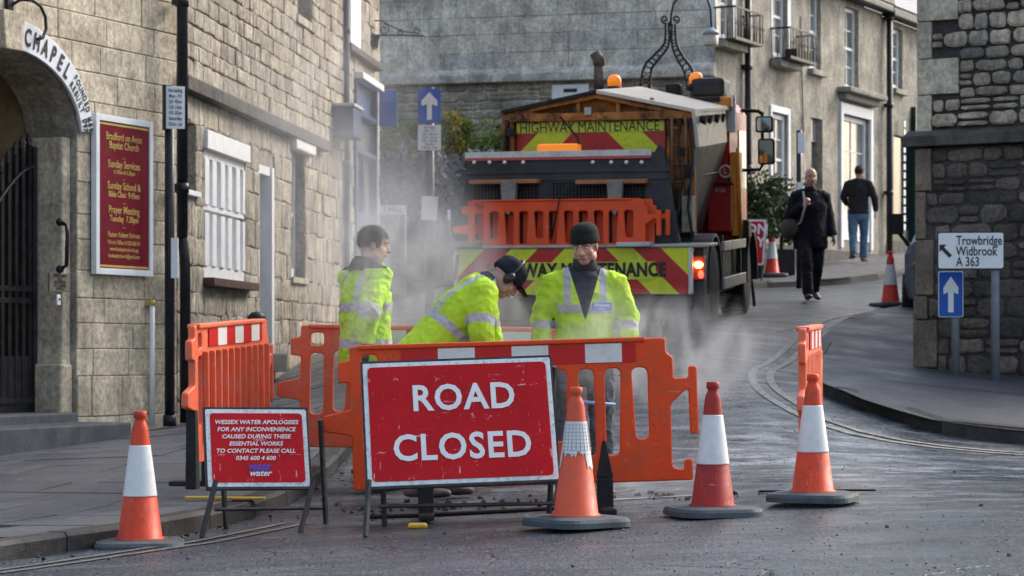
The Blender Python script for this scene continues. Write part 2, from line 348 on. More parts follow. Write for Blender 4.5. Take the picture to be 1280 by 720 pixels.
def slabs(parent, K, Wl, n, wid, inset, mat, name='paving_slab'):
    a, bb = resample(K, n), resample(Wl, n); cand = []
    for i in range(n):
        L = (math.dist(a[i], bb[i]) + math.dist(a[i + 1], bb[i + 1])) / 2; x = inset; off = rnd.random() * wid
        first = True
        while x < L - .02:
            w = wid * rnd.uniform(.75, 1.3)
            if first: w = off + .2; first = False
            x1 = min(x + w, L)
            if L - x1 < .15: x1 = L
            q = [lerp2(a[i], bb[i], x / L), lerp2(a[i], bb[i], x1 / L), lerp2(a[i + 1], bb[i + 1], x1 / L), lerp2(a[i + 1], bb[i + 1], x / L)]
            cand.append(q); x = x1
    objs = []
    for q in cand:
        cx = sum(p[0] for p in q) / 4; cy = sum(p[1] for p in q) / 4; px, py = proj((cx, cy, pave_z(cx, cy)))
        if not (-60 < px < 1340 and cy > 9): continue
        g_ = .009; dz = rnd.uniform(-.004, .004); top = []; tin = []; tx, ty = rnd.uniform(-.006, .006), rnd.uniform(-.006, .006)
        for (x, y) in q:
            dx, dy = cx - x, cy - y; l = math.hypot(dx, dy); z = pave_z(x, y) + dz + tx * (x - cx) + ty * (y - cy)
            top.append((x + dx / l * g_, y + dy / l * g_, z - .001)); tin.append((x + dx / l * (g_ + .003), y + dy / l * (g_ + .003), z))
        bot = [(x, y, z - .05) for x, y, z in top]
        objs.append((cy, bot + top + tin))
    objs.sort(key=lambda t: t[0])
    fs = [(0, 1, 5, 4), (1, 2, 6, 5), (2, 3, 7, 6), (3, 0, 4, 7), (4, 5, 9, 8), (5, 6, 10, 9), (6, 7, 11, 10), (7, 4, 8, 11), (8, 9, 10, 11)]
    rest = MB()
    for k, (_, v) in enumerate(objs):
        if k < 290: MB().add(v, fs).build(name, mat, parent)
        else: rest.add(v, fs)
    if rest.v: tag(rest.build('far_paving_slabs', mat, parent), kind='stuff')
slabs(pl, KL, WL, 46, .62, .16, SLAB)
KERBM = stone_mat('kerb_granite', [(.022, .022, .025), (.035, .035, .038), (.05, .05, .053)], .3, (.03, .03, .03), .4, .4, .6)
def kerb(parent, K, n, width=.15, side=1, mat=KERBM, y0=8, y1=60):
    a = resample(K, n)
    for i in range(n):
        p, q = Vector(a[i]), Vector(a[i + 1]); t = (q - p).normalized(); nrm = Vector((-t.y, t.x)) * side
        if not y0 < p.y < y1: continue
        p2, q2 = p + t * .005, q - t * .005; top = []; dz = rnd.uniform(-.006, .006)
        A = [p2, q2, q2 + nrm * width, p2 + nrm * width]
        def z(v): return pave_z(v.x, v.y) + dz
        lo = [(v.x, v.y, gz(v.x, v.y) - .1) for v in A]; mid = [(v.x, v.y, z(v) - .022) for v in A]
        ins = [p2 + nrm * .02, q2 + nrm * .02, q2 + nrm * width, p2 + nrm * width]; top = [(v.x, v.y, z(v) + .002) for v in ins]
        MB().add(lo + mid + top, [(0, 1, 5, 4), (1, 2, 6, 5), (2, 3, 7, 6), (3, 0, 4, 7), (4, 5, 9, 8), (5, 6, 10, 9), (6, 7, 11, 10), (7, 4, 8, 11), (8, 9, 10, 11)]).build('kerb_stone', mat, parent)
kerb(pl, KL, 44)
m, nt, b = newmat('pavement_tarmac'); co = coord(nt)
c = mixc(nt, mr(nt, noise_(nt, co, .9, 5, .6), .35, .65), (.034, .037, .045), (.056, .061, .072)); c = mixc(nt, mr(nt, noise_(nt, co, 110, 2, .7), .58, .75), c, (.17, .175, .19))
ptc = nt.nodes.new('ShaderNodeSeparateXYZ'); nt.links.new(co, ptc.inputs[0])
strip = mth(nt, 'ABSOLUTE', mth(nt, 'SUBTRACT', mth(nt, 'ADD', ptc.outputs[1], mth(nt, 'MULTIPLY', noise_(nt, co, 1.1, 2), .5)), 21.15))
c = mixc(nt, mr(nt, strip, .10, .16, .75, 0), c, (.022, .024, .03))
nt.links.new(c, b.inputs['Base Color']); nt.links.new(mr(nt, noise_(nt, co, 2, 4), .35, .65, .68, .5), b.inputs['Roughness'])
bump_(nt, mth(nt, 'ADD', noise_(nt, co, 110, 2, .7), noise_(nt, co, 8, 3)), .7, .006, b); TARMAC = m
pr = band('right_pavement', KR, WR, lambda x, y: pave_z(x, y), TARMAC, 12); kerb(pr, KR, 24, .14, -1)
pf = band('far_pavement', KF, WF, lambda x, y: pave_z(x, y), TARMAC, 8); kerb(pf, KF, 20, .14, 1, y1=60)

# --- painted lines (thin real sheets following the road)
LINE = P('worn_road_paint', (.30, .29, .25), .6, .2, 20, .3, 100, dirt=1.2, dcol=(.11, .11, .115), dscale=14)
LINEW = P('worn_white_paint', (.5, .5, .5), .6, .2, 20, .3, 100, dirt=.9, dcol=(.10, .10, .11), dscale=10)
def offset(pl, d):
    out = []
    for i, p in enumerate(pl):
        a, c_ = pl[max(i - 1, 0)], pl[min(i + 1, len(pl) - 1)]; t = Vector((c_[0] - a[0], c_[1] - a[1])).normalized(); out.append((p[0] - t.y * d, p[1] + t.x * d))
    return out
def line(name, pl, w, mat, dz=.006, n=80):
    a = resample(offset(pl, w / 2), n); b_ = resample(offset(pl, -w / 2), n); mb = MB(); vs = []
    for p, q in zip(a, b_): vs += [(p[0], p[1], gz(*p) + dz), (q[0], q[1], gz(*q) + dz)]
    mb.add(vs, [(2 * i, 2 * i + 1, 2 * i + 3, 2 * i + 2) for i in range(n)], 0, True); return tag(mb.build(name, mat), kind='structure')
def smooth(pl, it=3):
    for _ in range(it):
        out = [pl[0]]
        for a, b_ in zip(pl, pl[1:]): out += [lerp2(a, b_, .25), lerp2(a, b_, .75)]
        pl = out + [pl[-1]]
    return pl
YR = smooth([(9.0, 16.0), (6.3, 17.3), (4.6, 18.0), (3.6, 18.15), (2.9, 18.35), (2.45, 18.9), (2.2, 20.1), (2.3, 21.6), (2.6, 23.0), (3.3, 26.0), (4.2, 29.3), (5.3, 32.6), (6.8, 36.1), (9.3, 40.8)])
line('yellow_line', YR, .068, LINE); line('yellow_line', offset(YR, .16), .068, LINE)
YL = [(-6.3, 9.2), (-3.9, 10.8), (-2.6, 11.95), (-1.75, 13.1), (-1.35, 14.2)]
LINE3 = P('faint_road_paint', (.15, .15, .13), .6, .2, 20, .3, 100, dirt=1.2, dcol=(.07, .072, .078), dscale=14)
line('yellow_line', YL, .05, LINE3); line('yellow_line', offset(YL, -.15), .05, LINE3)
for (x0, y0, x1, y1) in [(.9, 22.6, 1.55, 22.75), (1.9, 27.6, 3.2, 27.2), (-.2, 14.9, 1.35, 14.95), (2.0, 23.3, 2.6, 22.9)]:
    line('road_marking', [(x0, y0), (x1, y1)], .05, LINEW, n=10)
# ================================================================ WALLS
class Wall:
    """vertical wall: local x runs to the right seen from the street, -y faces the street, z up"""
    def __init__(s, name, label, cat, p0, p1, z0, group=None):
        s.p0 = Vector(p0); s.d = (Vector(p1) - s.p0); s.L = s.d.length; s.d.normalize(); s.z0 = z0
        s.root = thing(name, label, cat, (p0[0], p0[1], z0), math.atan2(s.d.y, s.d.x), group)
    def px(s, px, py, off=0):       # pixel -> local (u, z) on the plane local y = off
        n = Vector((-s.d.y, s.d.x)); o = s.p0 + n * off; k = (px - 640) / F
        # o + u d = Y (k,1)
        Y = (o.x * s.d.y - o.y * s.d.x) / (k * s.d.y - s.d.x); X = k * Y
        return ((X - o.x) * s.d.x + (Y - o.y) * s.d.y, CAM_H + (HY - py) / F * Y - s.z0)
    def world(s, u, y, z):
        n = Vector((-s.d.y, s.d.x)); p = s.p0 + s.d * u + n * y; return (p.x, p.y, s.z0 + z)
    def rect(s, x0, y0, x1, y1, off=0):      # pixel rect (left,top,right,bottom); z taken at the left side top / bottom
        u0, zt = s.px(x0, y0, off); u1, _ = s.px(x1, y0, off); _, zb = s.px(x0, y1, off); return (u0, u1, zb, zt)

def backing(wall, u0, u1, z0, z1, openings, mat, thick=.35, extra=None, name='wall', y=0.):
    us = sorted({u0, u1, *[min(max(v, u0), u1) for o in openings for v in o[:2]]}); zs = sorted({z0, z1, *[min(max(v, z0), z1) for o in openings for v in o[2:4]]})
    mb = MB()
    for a, b_ in zip(us, us[1:]):
        run = None
        for c_, d in list(zip(zs, zs[1:])) + [(None, None)]:
            hole = c_ is None or any(o[0] - 1e-6 <= a and b_ <= o[1] + 1e-6 and o[2] - 1e-6 <= c_ and d <= o[3] + 1e-6 for o in openings)
            if not hole: run = (run[0] if run else c_, d)
            elif run: mb.box(a, b_, y, y + thick, run[0], run[1]); run = None
    if extra: extra(mb)
    return mb.build(name, mat, wall.root)

def stone_geo(u0, u1, z0, z1, style, dep, y=0.):
    j = {'ashlar': .0025, 'coursed': .005, 'rubble': .012}[style]
    u0 += j; u1 -= j; z0 += j; z1 -= j; w, h = u1 - u0, z1 - z0
    if style == 'ashlar':
        c_ = .008; vs = []
        for (yy, ins) in ((y + .01, 0), (y - dep, 0), (y - dep - .006, c_)):
            vs += [(u0 + ins, yy, z0 + ins), (u1 - ins, yy, z0 + ins), (u1 - ins, yy, z1 - ins), (u0 + ins, yy, z1 - ins)]
        return vs, [(0, 1, 5, 4), (1, 2, 6, 5), (2, 3, 7, 6), (3, 0, 4, 7), (4, 5, 9, 8), (5, 6, 10, 9), (6, 7, 11, 10), (7, 4, 8, 11), (8, 9, 10, 11)], False
    jit = .15 if style == 'coursed' else .16; rim = []; cu, cz = (u0 + u1) / 2, (z0 + z1) / 2
    e = .10 if style == 'coursed' else .24
    base = [(u0 + w * e * .6, z0), (cu, z0), (u1 - w * e * .6, z0), (u1, z0 + h * e), (u1, z1 - h * e), (u1 - w * e * .6, z1), (cu, z1), (u0 + w * e * .6, z1), (u0, z1 - h * e), (u0, z0 + h * e)]
    m_ = min(w, h)
    rim = [(x + rnd.uniform(-.5, .5) * jit * m_, z + rnd.uniform(-.5, .5) * jit * m_) for x, z in base]
    n = len(rim); vs = [(x, y + .01, z) for x, z in rim] + [(x, y - dep * .75, z) for x, z in rim]
    ins = min(.022, m_ * .22) if style == 'rubble' else min(.014, m_ * .15)
    for x, z in rim:
        dx, dz = cu - x, cz - z; l = math.hypot(dx, dz) + 1e-6; vs.append((x + dx / l * ins * 1.2, y - dep - rnd.uniform(0, .006), z + dz / l * ins * 1.2))
    vs.append((cu + rnd.uniform(-.2, .2) * w, y - dep - rnd.uniform(.0, .012), cz + rnd.uniform(-.15, .15) * h))
    fs = [(i, (i + 1) % n, n + (i + 1) % n, n + i) for i in range(n)] + [(n + i, n + (i + 1) % n, 2 * n + (i + 1) % n, 2 * n + i) for i in range(n)] + [(2 * n + i, 2 * n + (i + 1) % n, 3 * n) for i in range(n)]
    return vs, fs, True

def lay(wall, parent, u0, u1, z0, z1, rows, wid, openings, style, dep, mat, name='stone', limit=290, inside=None, y=0., minpx=8):
    """courses of stones; rows=(hmin,hmax) wid=(wmin,wmax)"""
    cand = []; z = z0
    while z < z1 - .02:
        h = rnd.uniform(*rows); zt = min(z + h, z1)
        if z1 - zt < rows[0] * .4: zt = z1
        segs = [(u0, u1)]
        for o in openings:
            ov = min(zt, o[3]) - max(z, o[2])
            if ov > .12 * (zt - z):
                ns = []
                for a, b_ in segs:
                    if o[1] <= a or o[0] >= b_: ns.append((a, b_)); continue
                    if o[0] > a: ns.append((a, o[0]))
                    if o[1] < b_: ns.append((o[1], b_))
                segs = ns
        for a, b_ in segs:
            x = a; k = 0
            while x < b_ - .02:
                w = rnd.uniform(*wid) * (.5 if k == 0 and rnd.random() < .5 else 1); xt = min(x + w, b_); k += 1
                if b_ - xt < wid[0] * .5: xt = b_
                if inside is None or inside((x + xt) / 2, (z + zt) / 2):
                    if style == 'rubble' and rnd.random() < .22 and zt - z > .1:
                        zm = z + (zt - z) * rnd.uniform(.4, .6); cand += [(x, xt, z, zm), (x, xt, zm, zt)]
                    else: cand.append((x, xt, z, zt))
                x = xt
        z = zt
    L = []
    for (a, b_, c_, d) in cand:
        p, q = proj(wall.world(a, y, c_)), proj(wall.world(b_, y, d)); cx, cy = (p[0] + q[0]) / 2, (p[1] + q[1]) / 2
        vis = -10 < cx < 1290 and -10 < cy < 730; ar = abs(q[0] - p[0]) * abs(q[1] - p[1])
        L.append(((0 if vis else 1), -ar, (a, b_, c_, d), vis))
    L.sort(key=lambda t: t[:2]); rest = MB(); k = 0
    for v_, ar, (a, b_, c_, d), vis in L:
        if not vis and abs(proj(wall.world(a, y, c_))[0] - 640) > 900: continue
        dd = dep * rnd.uniform(.5, 1.35); vs, fs, sm = stone_geo(a, b_, c_, d, style, dd, y)
        if vis and k < limit and -ar > minpx * minpx: MB().add(vs, fs, 0, False).build(name, mat, parent); k += 1
        else: rest.add(vs, fs, 0, False)
    if rest.v: tag(rest.build('small_' + name + 's', mat, parent), kind='stuff')

LIME = stone_mat('limestone', [(.42, .39, .325), (.49, .46, .385), (.35, .325, .28), (.55, .515, .44), (.45, .41, .335)], .9, (.11, .10, .09), .6, .35)
LIME2 = stone_mat('honey_ashlar', [(.54, .48, .385), (.58, .525, .42), (.49, .44, .35), (.61, .56, .46)], .35, (.14, .12, .10), .35, .25, pit=.3)
PALE = stone_mat('pale_render', [(.38, .36, .315), (.41, .39, .34), (.36, .34, .30)], .65, (.13, .12, .11), .3, .4, pit=.15)
BATH = stone_mat('grey_ashlar', [(.64, .61, .54), (.70, .67, .59), (.50, .50, .49), (.74, .71, .62), (.58, .56, .51)], .45, (.15, .15, .15), .3, .35, pit=.2)
MORT = stone_mat('lime_mortar', [(.36, .335, .29), (.36, .335, .29)], .5, (.08, .075, .07), .6, .4)
DMORT = stone_mat('dark_mortar', [(.065, .058, .064), (.065, .058, .064)], .3, (.04, .04, .045), .8, .3)
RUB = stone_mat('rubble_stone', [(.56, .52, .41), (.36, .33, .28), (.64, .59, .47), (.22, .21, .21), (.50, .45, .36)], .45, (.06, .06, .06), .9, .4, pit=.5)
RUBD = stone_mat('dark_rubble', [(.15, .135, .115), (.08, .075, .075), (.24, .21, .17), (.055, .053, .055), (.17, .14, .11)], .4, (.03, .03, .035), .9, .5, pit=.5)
GARD = stone_mat('garden_rubble', [(.13, .125, .12), (.09, .09, .09), (.18, .17, .155), (.07, .075, .08)], .4, (.03, .035, .035), .9, .5)
DARKST = P('dark_stained_stone', (.075, .07, .065), .85, .5, 5, .6, 50, dirt=.5, dcol=(.16, .14, .12), bd=.01)

def sash(wall, r, y, cols=2, rows=4, parent=None, mid=True, mat=WHITE, glass=GLASS, fw=.055, name='window', bar=.022):
    u0, u1, z0, z1 = r; f = MB()
    f.box(u0, u0 + fw, y, y + .08, z0, z1); f.box(u1 - fw, u1, y, y + .08, z0, z1); f.box(u0 + fw, u1 - fw, y + .003, y + .08, z1 - fw, z1); f.box(u0 + fw, u1 - fw, y + .003, y + .08, z0, z0 + fw * 1.3)
    w = f.build(name, mat, parent or wall.root, .004)
    a, b_, c_, d = u0 + fw, u1 - fw, z0 + fw * 1.3, z1 - fw
    if mid: MB().box(a, b_, y + .012, y + .06, (c_ + d) / 2 - .025, (c_ + d) / 2 + .025).build('meeting_rail', mat, w)
    for i in range(1, cols): x = a + (b_ - a) * i / cols; MB().box(x - bar / 2, x + bar / 2, y + .025, y + .05, c_, d).build('glazing_bar', mat, w)
    for i in range(1, rows):
        if mid and i * 2 == rows: continue
        z = c_ + (d - c_) * i / rows; MB().box(a, b_, y + .027, y + .05, z - bar / 2, z + bar / 2).build('glazing_bar', mat, w)
    for i in range(cols):
        for j in range(rows):
            xa, xb = a + (b_ - a) * i / cols, a + (b_ - a) * (i + 1) / cols; za, zb = c_ + (d - c_) * j / rows, c_ + (d - c_) * (j + 1) / rows; t = rnd.uniform(-.004, .004)
            MB().hexa([(xa, y + .04 + t, za), (xb, y + .04 - t, za), (xb, y + .04 - t, zb), (xa, y + .04 + t, zb)], [(xa, y + .046 + t, za), (xb, y + .046 - t, za), (xb, y + .046 - t, zb), (xa, y + .046 + t, zb)]).build('pane', glass, w)
    return w
def pipe(root, u, z0, z1, r=.055, y=-.1, mat=DPIPE, brackets=True, name='downpipe'):
    p = MB().tube([(u, y, z0), (u, y, z1)], r, 14).build(name, mat, root)
    z = z0 + .4
    while brackets and z < z1:
        MB().tube([(u, y, z), (u, y, z + .09)], r * 1.22, 14).box(u - r * 1.7, u + r * 1.7, y + r * .3, y + r + .03, z + .01, z + .08).build('pipe_collar', mat, p); z += 1.7
    return p

# ---------------------------------------------------------------- CHAPEL
ch = Wall('chapel', 'honey stone chapel front with arched gateway at the left edge', 'building', (-5.46, 16.8), (-3.094, 22.1), 0)
H = 6.5
uc, _ = ch.px(7, 100); us_, zs_ = ch.px(95, 172); zc = ch.px(7, 60)[1]; aw = us_ - uc; ah = zc - zs_      # arch centre, springing, rise
ua = uc - aw; floor_z = ch.px(40, 520)[1]
def arch_z(u, a=aw, h=ah): t = (u - uc) / a; return zs_ + h * math.sqrt(max(0, 1 - t * t))
def chapel_extra(mb):
    n = 24
    for i in range(n):      # spandrels above the arch
        a, b_ = ua + (2 * aw) * i / n, ua + (2 * aw) * (i + 1) / n; za, zb = arch_z(a), arch_z(b_)
        mb.hexa([(a, 0, za), (b_, 0, zb), (b_, 0, zc + .12), (a, 0, zc + .12)], [(a, .5, za), (b_, .5, zb), (b_, .5, zc + .12), (a, .5, zc + .12)])
op_arch = (ua, us_, -1.0, zc + .12)
cw = backing(ch, 0, ch.L - .003, -1.0, H, [op_arch], MORT, .5, chapel_extra)
arch_steps = [(ua + 2 * aw * i / 16, ua + 2 * aw * (i + 1) / 16, -1, max(arch_z(ua + 2 * aw * i / 16), arch_z(ua + 2 * aw * (i + 1) / 16)) + .04) for i in range(16)]
band_in = lambda u, z: not (uc < u < us_ + .17 and zs_ < z < zs_ + (ah + .24) * math.sqrt(max(0, 1 - ((u - uc) / (aw + .17)) ** 2)))
lay(ch, cw, us_ + .003, ch.L - .005, -.6, ch.px(120, 470)[1], (.30, .36), (.4, .9), [], 'ashlar', .018, LIME2, 'stone_block')
lay(ch, cw, 0, ch.L - .005, ch.px(120, 470)[1], H, (.21, .28), (.4, .85), arch_steps, 'ashlar', .008, LIME2, 'stone_block', inside=None)
# jamb pier, capital block and keystone
jp = MB().box(us_ - .13, us_ + .0, .05, .5, -.4, zs_).box(us_ - .2, us_ - .02, .02, .5, -.4, ch.px(95, 455)[1]); jp.build('door_jamb', LIME2, ch.root, .02)
MB().prism([(uc - .12, zc - .02), (uc + .12, zc - .02), (uc + .15, zc + .3), (uc - .15, zc + .3)], -.09, .1).build('keystone', LIME2, ch.root, .01)
# porch behind the arch
po = MB(); po.box(ua - .4, ua, .5, 3, -.4, 3.6).box(us_, us_ + .4, .5, 3, -.4, 3.6).box(ua - .4, us_ + .4, 3, 3.3, -.4, 3.6).box(ua - .4, us_ + .4, .5, 3.3, 3.6, 3.9).box(ua, us_, .0, 3, -.4, floor_z)
po.build('porch', P('porch_plaster', (.33, .26, .17), .85, .3, 4, .3, 40, dirt=.5, dcol=(.08, .06, .05)), ch.root)
MB().box(uc - .1, uc + .75, 2.9, 2.96, floor_z, 2.6).build('inner_door', P('dark_oak', (.02, .014, .012), .5, .4, 6, .3, 40), ch.root, .01)
SL = P('step_stone', (.075, .082, .092), .75, .3, 6, .4, 50, dirt=.5, dcol=(.05, .055, .06), bd=.008)
sx = ch.px(88, 530)[0]; gp = gz(-4.0, 20) + KERB_H
MB().box(ua - .3, sx, -.62, 0.03, gp - .3, ch.px(80, 532, -.6)[1]).build('step', SL, ch.root, .015)
MB().box(ua - .2, us_ - .14, -.12, 0.3, gp - .2, floor_z + .02).build('step', SL, ch.root, .015)
# gate
gt = thing('iron_gate', 'tall black iron gate with spiked bars in the chapel archway', 'gate', ch.world(uc, .32, floor_z), math.atan2(ch.d.y, ch.d.x))
gu1 = us_ - .21 - uc; nb = 13
def gtop(u): return ch.px(62, 186, .3)[1] - floor_z - .75 * ((gu1 - u) / gu1) ** 1.5 * .9 if u > 0 else ch.px(62, 186, .3)[1] - floor_z - .68
for i in range(nb):
    u = gu1 - .03 - i * .098; z = gtop(u)
    MB().box(u - .019, u + .019, -.019, .019, .08, z).lathe([(.02, z), (.028, z + .02), (.018, z + .035), (.03, z + .06), (.012, z + .1), (.002, z + .13)], 8, c=(u, 0, 0)).build('bar', BLACK, gt)
for z in (.1, .95, 1.05): MB().box(gu1 - nb * .098, gu1, -.027, -.018, z, z + .045).build('rail', BLACK, gt)
MB().box(gu1 - nb * .098, gu1, -.012, .012, .02, .5).build('kick_panel', BLACK, gt)
MB().tube([(gu1 - .02 - k * .1, -.03, gtop(gu1 - .02 - k * .1) - .17) for k in range(nb)], .018, 8).build('top_rail', BLACK, gt)
MB().box(gu1 - .01, gu1 + .04, -.04, .04, 0, gtop(gu1)).build('hinge_post', BLACK, gt)
# arch sign board: CHAPEL FOUNDED 1689 REBUILT 1797
INK = plain('black_ink', (.012, .012, .02), .5); SW = P('sign_white', (.72, .75, .78), .45, .05, 8, .05, 40, dirt=.15, dcol=(.4, .4, .4))
bh = .24; sb = thing('arch_signboard', 'curved white board lettered CHAPEL over the gateway arch', 'sign', ch.world(uc, -.05, zs_), math.atan2(ch.d.y, ch.d.x))
th = [R(a) for a in np.linspace(4, 84, 40)]
t_in = [(math.cos(t) * aw * 1.0, math.sin(t) * ah) for t in th]; t_out = [(math.cos(t) * (aw + .17), math.sin(t) * (ah + .245)) for t in th]
th_end = ch.px(20, 60)[0] - uc
pin = [p for p in t_in if p[0] > th_end]; pout = [p for p in t_out if p[0] > th_end]
pin.append((th_end, ah * math.sqrt(1 - (th_end / aw) ** 2))); pout.append((th_end, (ah + .245) * math.sqrt(1 - (th_end / (aw + .17)) ** 2)))
link('board', plate('board', pin + pout[::-1], [], .03, .004, SW), sb)
def curved(txt, s0, ds, size, frac, sy=1.0):
    # letters along the arch, starting from the crown side; s is the ellipse angle in degrees
    s = s0
    for chh in txt:
        if chh != ' ':
            t = R(s); a_, h_ = aw + .17 * frac, ah + .245 * frac; x, z = math.cos(t) * a_, math.sin(t) * h_
            tx, tz = math.sin(t) * a_, -math.cos(t) * h_; ang = math.atan2(tz, tx)
            text(chh, size, sb, (x, -.02, z), INK, bold=.03, sx=sy, rot=(0, -ang, 0))
        s -= ds * (.5 if chh in 'I1' else 1)
curved('CHAPEL', 78.6, 6.8, .205, .47, .62)
curved('FOUNDED', 37, 3.3, .082, .73, .78); curved('REBUILT', 37, 3.3, .082, .27, .78)
curved('1689', 12.2, 2.8, .088, .72, .8); curved('1797', 12.2, 2.8, .088, .27, .8)
hk = ch.px(30, 20); br = thing('lamp_hook', 'curled black iron hook above the CHAPEL board', 'hook', ch.world(hk[0], -.05, hk[1]), math.atan2(ch.d.y, ch.d.x))
MB().tube([(-.25, .05, .03), (-.2, -.05, .1), (-.08, -.08, .12), (.05, -.08, .08), (.12, -.08, 0), (.13, -.08, -.1), (.08, -.08, -.18), (0, -.08, -.2)], .014, 8).build('hook_bar', BLACK, br)
MB().box(-.29, -.21, .0, .06, -.06, .1).build('wall_plate', BLACK, br)

# notice board
r = ch.rect(117, 143, 187, 341, -.05)
nb_ = thing('church_notice_board', 'tall maroon church notice board with white frame and gold lettering', 'sign', ch.world((r[0] + r[1]) / 2, -.02, r[2]), math.atan2(ch.d.y, ch.d.x))
w, h = (r[1] - r[0]) / 2, r[3] - r[2]
MB().box(-w, w, -.05, .0, 0, h).build('panel', P('maroon_paint', (.16, .008, .018), .4, .1, 6, .05, 30), nb_, .004)
fr = MB(); t = .045
for (a, b_, c_, d) in ((-w - .01, -w + t, -.01, h + .01), (w - t, w + .01, -.01, h + .01)): fr.box(a, b_, -.065, -.01, c_, d)
fr.box(-w + t, w - t, -.063, -.01, -.01, t); fr.box(-w + t, w - t, -.063, -.01, h - t, h + .01); fr.build('frame', SW, nb_, .004)
GOLD = P('gold_paint', (.55, .40, .12), .4, .15, 20, 0)
for z in (t + .012, h - t - .03): MB().box(-w + t + .01, w - t - .01, -.053, -.049, z, z + .018).build('gold_border', GOLD, nb_)
for (s, z, sz) in (('Bradford on Avon', .875, .105), ('Baptist Church', .82, .105), ('—', .745, .06), ('Sunday Services', .70, .108), ('11.00am & 6.30pm', .652, .062), ('—', .61, .06), ('Sunday School &', .562, .105), ('Bible Class  9.45am', .508, .085), ('—', .455, .06), ('Prayer Meeting', .408, .108), ('Tuesday  7.30pm', .352, .09), ('—', .30, .06), ('Pastor: Robert Strivens', .25, .073), ('Church Office: 01225 865143', .20, .058), ('www.boabaptistchurch.org', .158, .056), ('boabaptistchurch@gmail.com', .115, .056)):
    text(s, sz * .88, nb_, (0, -.052, h * z), GOLD, sx=.84, bold=.008)
# door pull, plaque, bell
c_ = ch.px(75, 307, -.03); dp = thing('door_pull', 'vertical black pull handle on the gateway pier', 'handle', ch.world(c_[0], -.03, c_[1]), math.atan2(ch.d.y, ch.d.x))
MB().tube([(0, 0, -.2), (-.02, -.08, -.17), (-.02, -.09, .1), (-.02, -.08, .17), (.0, 0, .2)], .018, 10).ball((0, 0, -.2), .035).ball((0, 0, .2), .035).build('grip', BLACK, dp)
c_ = ch.px(75, 353, -.03); pq = thing('wall_plaque', 'small grey engraved plaque under the black pull handle', 'plaque', ch.world(c_[0], -.03, c_[1]), math.atan2(ch.d.y, ch.d.x))
MB().box(-.15, .15, 0, .02, -.08, .08, 0).build('plate', P('dull_brass', (.16, .14, .11), .5, .2, 8, .1), pq, .003)
for i, s in enumerate(('PLEASE RING', 'BELL', 'FOR ENTRY', 'TO CHAPEL', 'OFFICE')): text(s, .034, pq, (0, -.002, .055 - i * .028), INK)
c_ = ch.px(74, 374, -.03); be = thing('door_bell', 'small white bell push below the plaque', 'bell', ch.world(c_[0], -.03, c_[1]), math.atan2(ch.d.y, ch.d.x))
MB().box(-.025, .025, 0, .02, -.05, .04).build('housing', WHITE, be, .004); MB().ball((0, -.003, 0), .01).build('button', BLACK, be)

# ---------------------------------------------------------------- STONE HOUSE
sh = Wall('stone_house', 'long coursed rubble stone house with white shuttered window', 'building', (-3.094, 22.1), (-2.099, 31.05), 0)
LEN = sh.L
ops = {}
ops['shut'] = sh.rect(254, 165, 305, 350); ops['shut'] = (ops['shut'][0], ops['shut'][1], sh.px(254, 347)[1], sh.px(254, 165)[1])
ops['small'] = (sh.px(231, 150)[0], sh.px(244, 150)[0], sh.px(228, 236)[1], sh.px(228, 150)[1])
ops['door'] = (sh.px(323, 200)[0], sh.px(341, 200)[0], sh.px(330, 442)[1], sh.px(323, 204)[1])
ops['sash'] = (sh.px(363, 200)[0], sh.px(380, 200)[0], sh.px(370, 347)[1], sh.px(370, 190)[1])
ops['up'] = (sh.px(370, 0)[0], sh.px(388, 0)[0], sh.px(370, 18)[1], 6.6)
zsc = sh.px(228, 105)[1]
base = backing(sh, 0, LEN, -.5, 7.4, list(ops.values()), MORT, .4)
lay(sh, base, .002, LEN, 0, zsc - .08, (.2, .3), (.28, .62), list(ops.values()), 'coursed', .014, LIME, limit=150)
lay(sh, base, .002, LEN, zsc + .06, 7.4, (.15, .21), (.24, .5), list(ops.values()), 'coursed', .020, LIME, limit=148)
usc = sh.px(402, 183)[0]
MB().box(0, usc, -.12, .02, zsc - .07, zsc + .05).hexa([(0, -.12, zsc + .05), (usc, -.12, zsc + .05), (usc, .0, zsc + .12), (0, .0, zsc + .12)], [(0, .01, zsc + .03), (usc, .01, zsc + .03), (usc, .01, zsc + .125), (0, .01, zsc + .125)]).build('string_course', DARKST, sh.root, .012)
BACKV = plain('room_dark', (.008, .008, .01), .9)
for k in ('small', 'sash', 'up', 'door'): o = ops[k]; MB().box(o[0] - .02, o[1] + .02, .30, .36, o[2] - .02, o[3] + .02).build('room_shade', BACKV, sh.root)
# shuttered window
o = ops['shut']; fw = MB(); sw_ = MB().box(o[0], o[1], .05, .1, o[2], o[3]).build('shutter', WHITE, sh.root, .004)
MB().box(o[0] - .05, o[1] + .05, -.06, .03, o[3] - .16, o[3] + .02).build('head_board', WHITE, sw_, .006)
zm_ = o[2] + (o[3] - o[2]) * .47
for zz in (o[2], zm_, o[3] - .24): MB().box(o[0], o[1], .0, .05, zz, zz + (.12 if zz != zm_ else .05)).build('rail', WHITE, sw_, .004)
for i in range(6):
    x = o[0] + (o[1] - o[0] - .1) * i / 5; MB().box(x, x + .17 if i < 5 else x + .1, -.02 + .006 * (i % 2), .045, o[2] + .12, zm_ - .03).build('slat', WHITE, sw_, .004)
    MB().box(x, x + .17 if i < 5 else x + .1, -.02 + .006 * (i % 2), .045, zm_ + .05, o[3] - .245).build('slat', WHITE, sw_, .004)
MB().box(o[0] - .08, o[1] + .16, -.13, .06, o[2] - .08, o[2]).build('sill', P('brown_sill', (.07, .035, .03), .6, .3, 8, .2), sh.root, .006)
